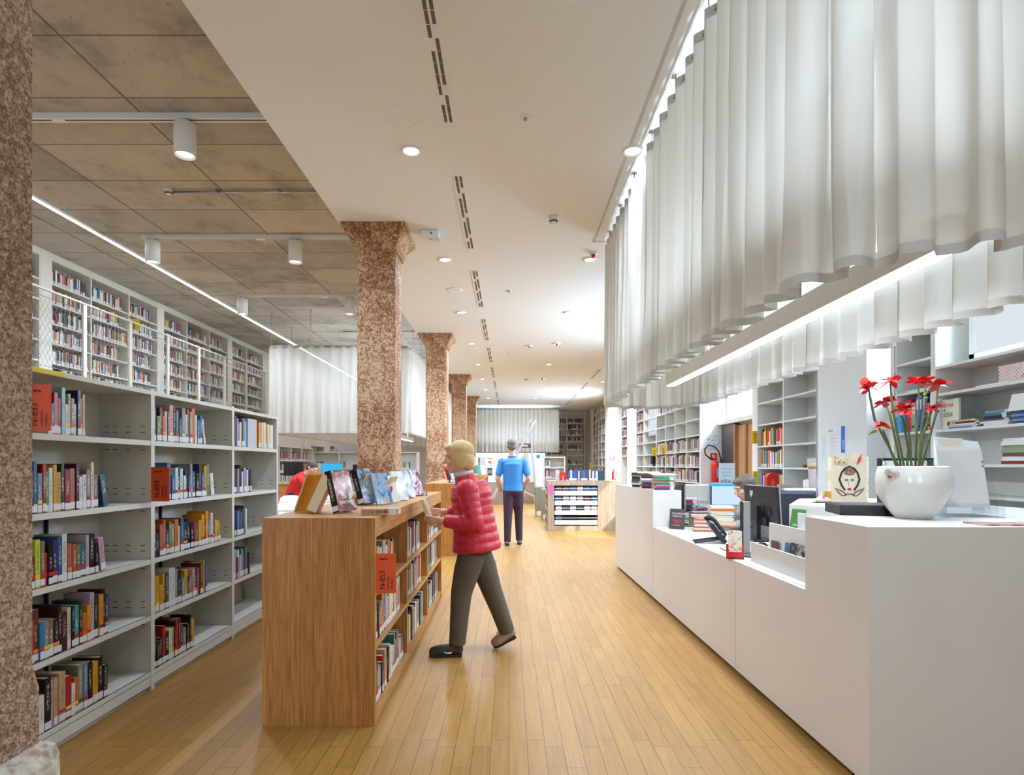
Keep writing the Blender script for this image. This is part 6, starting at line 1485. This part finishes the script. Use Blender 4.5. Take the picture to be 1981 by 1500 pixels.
def wallplate(px, py, w, h, mat, label, X=-6.898, cat='wall fitting', name='wall_speaker'):
    Y = X*F/(px-VX); z = H+(VY-py)/F*Y
    t_ = thing(name, label, cat, (X,Y,z)); mk('housing', MB().box(X,Y-w/2,z-h/2,X+.05,Y+w/2,z+h/2), mat, t_, bevel=.006); mk('front_plate', MB().box(X+.05,Y-w*.4,z-h*.4,X+.054,Y+w*.4,z+h*.4), mat, t_)
wallplate(588.5,860,.35,.16,MAT['lampwhite'],'white wall loudspeaker box above the far left bookcase')
wallplate(641.5,866.5,.3,.1,MAT['red'],'red alarm sounder on the peach wall',name='alarm_sounder',cat='alarm')
wallplate(653,869,.4,.14,MAT['lampwhite'],'white round fitting beside the red alarm sounder',name='wall_fitting')
# fire extinguishers and signs on the right wall reveals
def extinguisher(x, y, z, label):
    t_ = thing('fire_extinguisher', label, 'fire extinguisher', (x,y,z), 0, 'red fire extinguishers')
    mk('cylinder', MB().lathe([(.001,0),(.07,0),(.075,.01),(.075,.36),(.06,.41),(.03,.44),(.022,.46),(.001,.46)],(x,y,z),24), MAT['red'], t_)
    mk('valve', MB().cyl((x,y,z+.45),(x,y,z+.50),.02,n=12).bar((x,y,z+.49),(x+.0,y-.10,z+.53),.02).bar((x,y,z+.50),(x,y-.09,z+.565),.018), MAT['red'], t_)
    mk('hose', MB().tube([(x-.02,y-.01,z+.47),(x-.10,y-.02,z+.48),(x-.20,y-.03,z+.56),(x-.22,y-.03,z+.66),(x-.14,y-.03,z+.74),(x-.03,y-.03,z+.72),(x+.05,y-.04,z+.62),(x+.09,y-.05,z+.45),(x+.09,y-.05,z+.2)],.014,8), MAT['black'], t_)
    mk('label_plate', MB().box(x+.0,y-.0775,z+.12,x+.06,y-.0745,z+.30), plain('label_blue',(150,186,216),.4) if 'label_blue' not in bpy.data.materials else bpy.data.materials['label_blue'], t_)
    mk('bracket', MB().box(x-.03,y+.06,z+.3,x+.03,y+.10,z+.36), MAT['black'], t_)
def exsign(x, y, z, s, label):
    t_ = thing('fire_sign', label, 'sign', (x,y,z), 0, 'red fire signs'); mk('plate', MB().box(x-s/2,y-.006,z-s/2,x+s/2,y,z+s/2), MAT['paper'], t_)
    mk('red_field', MB().box(x-s*.44,y-.0075,z-s*.44,x+s*.44,y-.006,z+s*.44), MAT['red'], t_); mk('pictogram', MB().box(x-s*.06,y-.009,z-s*.28,x+s*.10,y-.0075,z+s*.2).box(x-s*.0,y-.009,z+s*.2,x+s*.05,y-.0075,z+s*.3).box(x-s*.2,y-.009,z-s*.1,x-s*.15,y-.0075,z+s*.25).box(x-s*.2,y-.009,z+s*.22,x+s*.02,y-.0075,z+s*.27), MAT['paper'], t_)
extinguisher(3.96,11.02,1.02,'red fire extinguisher with a black hose beside the returns sign')
exsign(3.97,11.148,1.545,.15,'red extinguisher sign on the white reveal above the near extinguisher')
extinguisher(3.93,21.55,.75,'small distant red fire extinguisher inside the arched niche')
exsign(3.90,21.69,1.62,.2,'tiny red extinguisher sign inside the arched niche')
solo('evacuation_plan', MB().box(3.80,11.142,1.68,4.10,11.148,1.96), cover_mat('plan_print',(238,240,242),(226,232,238),(150,166,196),18,4,.6), 'pale evacuation plan sheet on the reveal above the red sign','notice')
# calendar on the pier
ya, yb_ = XW*F/(1588-VX), XW*F/(1635-VX); cl = thing('wall_calendar','white wall calendar with blue 2023 strip on the bright pier','calendar',(XW,(ya+yb_)/2,1.45))
z0, z1 = H+(VY-891)/F*6.8, H+(VY-829)/F*6.8
mk('sheet', MB().box(XW-.004,yb_,z0,XW-.001,ya,z1), MAT['paper'], cl); mk('blue_strip', MB().box(XW-.0055,yb_,z0+.08,XW-.004,yb_+.07,z1), plain('calendar_blue',(30,110,210),.5), cl)
tm = text_mesh('lettering','2023',.055,MAT['paper'],cl,(0,0,0),(0,0,0)); tm.matrix_basis = Matrix.Translation((-.006,yb_+.045-(ya+yb_)/2,z1-.15-1.45)) @ (Matrix(((0,0,-1,0),(0,-1,0,0),(-1,0,0,0),(0,0,0,1))))
ln = MB()
for k in range(14):
    for c_ in (0,1): zz = z1-.09-.021*k; ln.box(XW-.0048,ya-.03-.19*c_-.13*(.6+.4*math.sin(k*3.1+c_)),zz,XW-.004,ya-.03-.19*c_,zz+.004)
ln.box(XW-.0048,ya-.26,z1-.05,XW-.004,ya-.17,z1-.03); mk('date_lines', ln, plain('calendar_print',(150,180,220),.6), cl)
# things on the near right-hand shelves
def onshelf(px, Y=None, X=XW): return X*F/(px-VX)
BN = [('bright blue','B',.28),('red','r',.30),('pale green','s',.27),('royal blue',(30,70,180),.32),('navy','n',.33),('orange','o',.25),('dark blue',(24,44,100),.35)]
y = 5.49
for k,(nm,cc,hh) in enumerate(BN):
    w = (.075,.075,.06,.09,.06,.025,.06)[k]
    bx = thing('ring_binder',f'{nm} ring binder standing on the shelf behind the red poinsettia','binder',(XW+.03,y-w,1.688),0,'ring binders behind the plant'); c_ = lin(PAL[cc] if isinstance(cc,str) else cc)
    mk('cover', MB().box(XW+.02,y-w,1.688,XW+.28,y-.003,1.688+hh), MAT['ocol'], bx, color=c_); mk('spine_label', MB().box(XW+.0185,y-w*.85,1.688+hh*.62,XW+.0202,y-w*.15,1.688+hh*.9), MAT['label'], bx)
    mk('finger_hole', MB().cyl((XW+.018,y-w/2,1.735),(XW+.0203,y-w/2,1.735),.012,n=12), MAT['slot'], bx); y -= w
solo('box_file', MB().box(XW+.0,5.44,1.688,XW+.1,5.52,1.688+.15), plain('cyan_box',(40,160,210),.4), 'short cyan box file in front of the binders','box file')
bk = thing('picture_book','cream book face out with SCATOLA DEI SOGNI lettering on the right shelf','book',(XW+.06,4.96,1.69)); 
ya, yb_ = onshelf(1812), onshelf(1843); mk('cover', MB().box(XW+.05,yb_,1.688,XW+.07,ya,1.688+.255), plain('cream_cover',(232,226,208),.4), bk)
for s, sz, z, m_ in (('La',.03,.225,MAT['red']),('SCATOLA',.042,.19,MAT['red']),('DEI',.028,.155,MAT['ink']),('SOGNI',.055,.105,plain('teal_ink',(34,80,90),.5))):
    o = text_mesh('lettering', s, sz, m_, bk, (-.0115,ya-4.96-.012,z-.002), (PI/2,0,-PI/2), sx=.62)
mk('cover_drawing', MB().ell((XW+.05,(ya+yb_)/2+.02,1.735),(.002,.02,.02)).ell((XW+.05,(ya+yb_)/2-.03,1.72),(.002,.025,.012)), MAT['red'], bk)
G3 = 'book stacks on the right wall shelves'
def wstack(px0, px1, n, z, cols, T, where, W=.2, lab=True):
    y0, y1 = onshelf(px0), onshelf(px1); L = abs(y0-y1); c = ((y0+y1)/2)
    zz = z+.001
    for i in range(n):
        tt = T*random.uniform(.8,1.25)
        o = flat_book((XW+.03+random.uniform(0,.02), c+random.uniform(-.012,.012), zz), L*random.uniform(.8,1.0), W, tt, -PI/2+random.uniform(-.04,.04), cols[i % len(cols)], f'{CN.get(cols[i % len(cols)],"blue")} book, {ORD[i]} from the bottom of {where}', G3, lab=lab); zz += tt+.0005
    return zz
random.seed(90)
wstack(1826,1886,5,1.686,'bwwRe',.013,'the low stack beside the cream picture book'); wstack(1888,1944,6,1.686,'wwbkti',.018,'the taller stack left of the blue bundle')
zt2 = wstack(1946,1990,12,1.686,['b','i'],.017,'the blue booklet bundle',lab=False); solo('note_sheet', MB().obox((XW+.02,onshelf(1966),zt2-.07),(.004,.15,.13),Matrix.Rotation(.25,3,'Y')), MAT['paper'], 'white handwritten note hanging over the blue booklet bundle','note')
wstack(1923,1990,7,1.385,'RwdsGww'.replace('G','s'),.026,'the stack below the blue bundle')
yb0 = onshelf(1925); px_ = thing('patterned_box','white cardboard box with a red diagonal pattern on the right shelf','box',(XW+.15,yb0-.2,2.0))
pm, pt_, pp_ = nt('red_check_card'); tc = N(pt_,'ShaderNodeTexCoord'); sp = N(pt_,'ShaderNodeSeparateXYZ'); pt_.links.new(tc.outputs['Object'], sp.inputs[0])
uu = math_(pt_,'ADD',sp.outputs['Y'],sp.outputs['X']); a_ = math_(pt_,'ADD',uu,sp.outputs['Z']); b_ = math_(pt_,'SUBTRACT',uu,sp.outputs['Z'])
fa = math_(pt_,'LESS_THAN',math_(pt_,'FRACT',math_(pt_,'MULTIPLY',a_,38)),.42); fb = math_(pt_,'LESS_THAN',math_(pt_,'FRACT',math_(pt_,'MULTIPLY',b_,38)),.6)
r_ = ramp(pt_, math_(pt_,'MULTIPLY',fa,fb), [(.4,lin((234,226,222))),(.6,lin((196,60,66)))]); pt_.links.new(r_.outputs[0], pp_.inputs['Base Color'])
mk('carton', MB().box(XW+.03,yb0-.42,2.001,XW+.29,yb0,2.001+.13), pm, px_); mk('lid', MB().box(XW+.027,yb0-.423,2.10,XW+.293,yb0+.003,2.134), pm, px_); mk('label_holder', MB().box(XW+.028,yb0-.26,2.02,XW+.03,yb0-.19,2.045), MAT['grey'], px_)
solo('orange_folder', MB().box(XW+.02,4.62,2.001,XW+.25,4.98,2.008), MAT['orange'], 'thin orange folder lying on the shelf above the picture book','folder')
solo('paper_bundle', MB().box(XW+.02,4.3,2.001,XW+.22,4.6,2.012), MAT['paper'], 'loose white papers beside the orange folder','paper')
solo('paper_bundle', MB().box(XW+.02,5.06,2.061,XW+.22,5.4,2.075), MAT['paper'], 'white papers lying above the ring binders','paper')
# things behind the desk at right
ca = thing('base_cabinet','low white cabinet below the right wall shelves behind the desk','cabinet',(3.4,6.9,0)); mk('carcass', MB().box(3.1,5.6,0,3.70,8.4,.86), MAT['metal_w'], ca); mk('top', MB().box(3.08,5.58,.86,3.705,8.42,.89), MAT['metal_w'], ca)
for k in range(4): mk('door', MB().box(3.085,5.65+.68*k,.06,3.099,6.30+.68*k,.85), MAT['metal_w'], ca)
def px3(x, y, Y): return at(x, y, Y)
p = px3(1526,978,6.2); solo('paper_bag', MB().box(p.x-.09,6.2,.89,p.x+.05,6.28,1.17), plain('brown_paper_bag',(196,160,112),.8), 'brown paper bag standing on the low white cabinet','bag')
solo('blue_folder_box', MB().box(p.x-.08,6.1,.89,p.x+.03,6.17,1.11), plain('deep_blue_box',(34,80,150),.4), 'deep blue folder box in front of the brown bag','box file')
p = px3(1543,976,6.0); wc = thing('label_printer','small white label printer on the low white cabinet','printer',(p.x,6.0,.89)); mk('body', MB().box(p.x-.045,6.0,.89,p.x+.03,6.1,1.0), MAT['lampwhite'], wc, bevel=.012); mk('slot', MB().box(p.x-.02,5.998,.93,p.x+.01,6.0005,.97), MAT['slot'], wc)
p = px3(1560,976,5.9); dp = thing('desk_phone_base','grey white appliance with dark screen on the low white cabinet','printer',(p.x,5.9,.89)); mk('body', MB().box(p.x-.055,5.9,.89,p.x+.10,6.1,1.03), MAT['lampwhite'], dp, bevel=.015); mk('screen', MB().box(p.x-.05,5.897,.92,p.x+.03,5.8995,1.01), MAT['black_gloss'], dp)
p = px3(1560,943,6.6); cbx = thing('card_carton','white card carton with papers sticking out below the shelves','box',(p.x,6.9,1.03)); mk('carton', MB().box(XW+.02,6.99,1.031,XW+.25,7.30,1.031+.16), MAT['paper'], cbx); mk('contents', MB().box(XW+.04,7.0,1.19,XW+.22,7.28,1.205), MAT['card'], cbx)
wt = [ (7.35,'w') ]
p = px3(1577,975,5.4); tbx = thing('cardboard_tube','grey pink cardboard tube standing upright behind the inner counter','tube',(p.x,5.4,.75)); mk('tube', MB().cyl((p.x+.01,5.4,.76),(p.x-.02,5.42,1.385),.036,n=20), plain('tube_card',(190,170,166),.5), tbx); mk('tape_end', MB().cyl((p.x-.0178,5.4188,1.345),(p.x-.0205,5.4203,1.395),.0372,n=20), plain('tape_tan',(206,180,140),.5), tbx)
tw = thing('side_table','small white work table behind the inner counter','table',(2.9,5.3,0)); mk('tabletop', MB().box(2.72,5.0,.73,3.06,5.56,.76), MAT['desk_top'], tw); mk('leg', MB().box(2.74,5.02,0,2.78,5.06,.73), MAT['grey'], tw); mk('leg', MB().box(3.0,5.5,0,3.04,5.54,.73), MAT['grey'], tw)
SB.col = lin((214,212,206)); [SB.box(XW+.03,7.0,1.3465+.02*k,XW+.23,7.22,1.3645+.02*k) for k in range(6)]
# ------------------------------------------------------------------ the mass of remaining books
tag(mk('shelved_books', SB, MAT['mixed']), 'mixed books filling the gallery, far and right wall shelves', 'books', None, 'stuff')
# ================================================================== light
def area(name, loc, rot, sx, sy, power, col=(1,1,1), shape='RECTANGLE', spread=PI):
    l = bpy.data.lights.new(name, 'AREA'); l.shape = shape; l.size = sx
    if shape in ('RECTANGLE','ELLIPSE'): l.size_y = sy
    l.energy = power; l.color = col; l.spread = spread
    o = bpy.data.objects.new(name, l); C.objects.link(o); o.location = loc; o.rotation_euler = rot; return o
WARM = (.77,.95,1.20); NEUT = (.77,.95,1.18); COOL = (.66,.88,1.14)
for i,(x,y,z) in enumerate(LAMPS):
    area('downlight_lamp' if z < HC+.1 else 'spot_lamp', (x,y,z), (0,0,0), .12, .12, (34 if y < 9 else 62) if z < HC else 55, WARM, 'DISK', math.radians(150))
for y in (-2.2, .8):                                   # the same fittings carry on above and behind the viewer
    for x in (-.8, 1.01): area('downlight_lamp', (x,y,HC-.02), (0,0,0), .12, .12, 8, WARM, 'DISK', math.radians(150))
area('led_line_lamp', (-5.65,11,HC2-.045), (0,0,0), .05, 26, 130, NEUT)
area('pendant_lamp', (1.60,3.87,2.15), (0,0,0), .07, 3.6, 48, NEUT)
area('pendant_lamp', (-3.25,15.9,2.15), (0,0,0), .07, 6.4, 90, NEUT)
area('pendant_uplight', (.3,25.2,2.2), (PI,0,0), 3.0, .07, 70, NEUT)
for x, e in ((-4.3,110),(0,50),(2.8,6)): area('daylight', (x,-3.6,2.0), (PI/2,0,0), 1.7, 2.3, e, COOL)  # lamps added outside the unseen rear windows to cool and brighten the front
# daylight outside the windows of the right-hand wall
area('daylight', (4.60,9.93,2.78), (0,PI/2,0), 1.15, 2.2, 620, COOL)
area('daylight', (4.45,5.79,2.67), (0,PI/2,0), 1.25, .36, 90, COOL)
area('daylight', (4.50,20.55,2.1), (0,PI/2,0), 2.1, 2.2, 430, COOL)
area('daylight', (3.88,3.72,2.88), (0,PI/2,0), 1.2, 2.2, 110, COOL)
area('pendant_uplight', (1.60,3.87,2.30), (PI,0,0), .07, 3.6, 95, NEUT)
area('pendant_uplight', (-3.25,15.9,2.30), (PI,0,0), .07, 6.4, 120, NEUT)
s = bpy.data.lights.new('sun','SUN'); s.energy = 9; s.angle = math.radians(.6); s.color = (1,.95,.88); so = bpy.data.objects.new('sun', s); C.objects.link(so)
d = Vector((-1,.75,-1.05)).normalized(); so.rotation_euler = d.to_track_quat('-Z','Y').to_euler()
w = bpy.data.worlds.new('world'); sc.world = w; w.use_nodes = True; bg = w.node_tree.nodes['Background']; bg.inputs[0].default_value = (.86,.93,1,1); bg.inputs[1].default_value = 1.5
sc.view_settings.view_transform = 'Standard'; sc.view_settings.look = 'None'; sc.view_settings.gamma = 1; sc.view_settings.exposure = -.22; sc.view_settings.use_curve_mapping = False
sc.cycles.max_bounces = 6; sc.cycles.diffuse_bounces = 3; sc.cycles.glossy_bounces = 2; sc.cycles.transmission_bounces = 4; sc.cycles.transparent_max_bounces = 8
sc.cycles.sample_clamp_indirect = 6; sc.cycles.caustics_reflective = False; sc.cycles.caustics_refractive = False
sc.cycles.use_denoising = True
sc.cycles.use_adaptive_sampling = True; sc.cycles.adaptive_threshold = .07; sc.cycles.adaptive_min_samples = 12
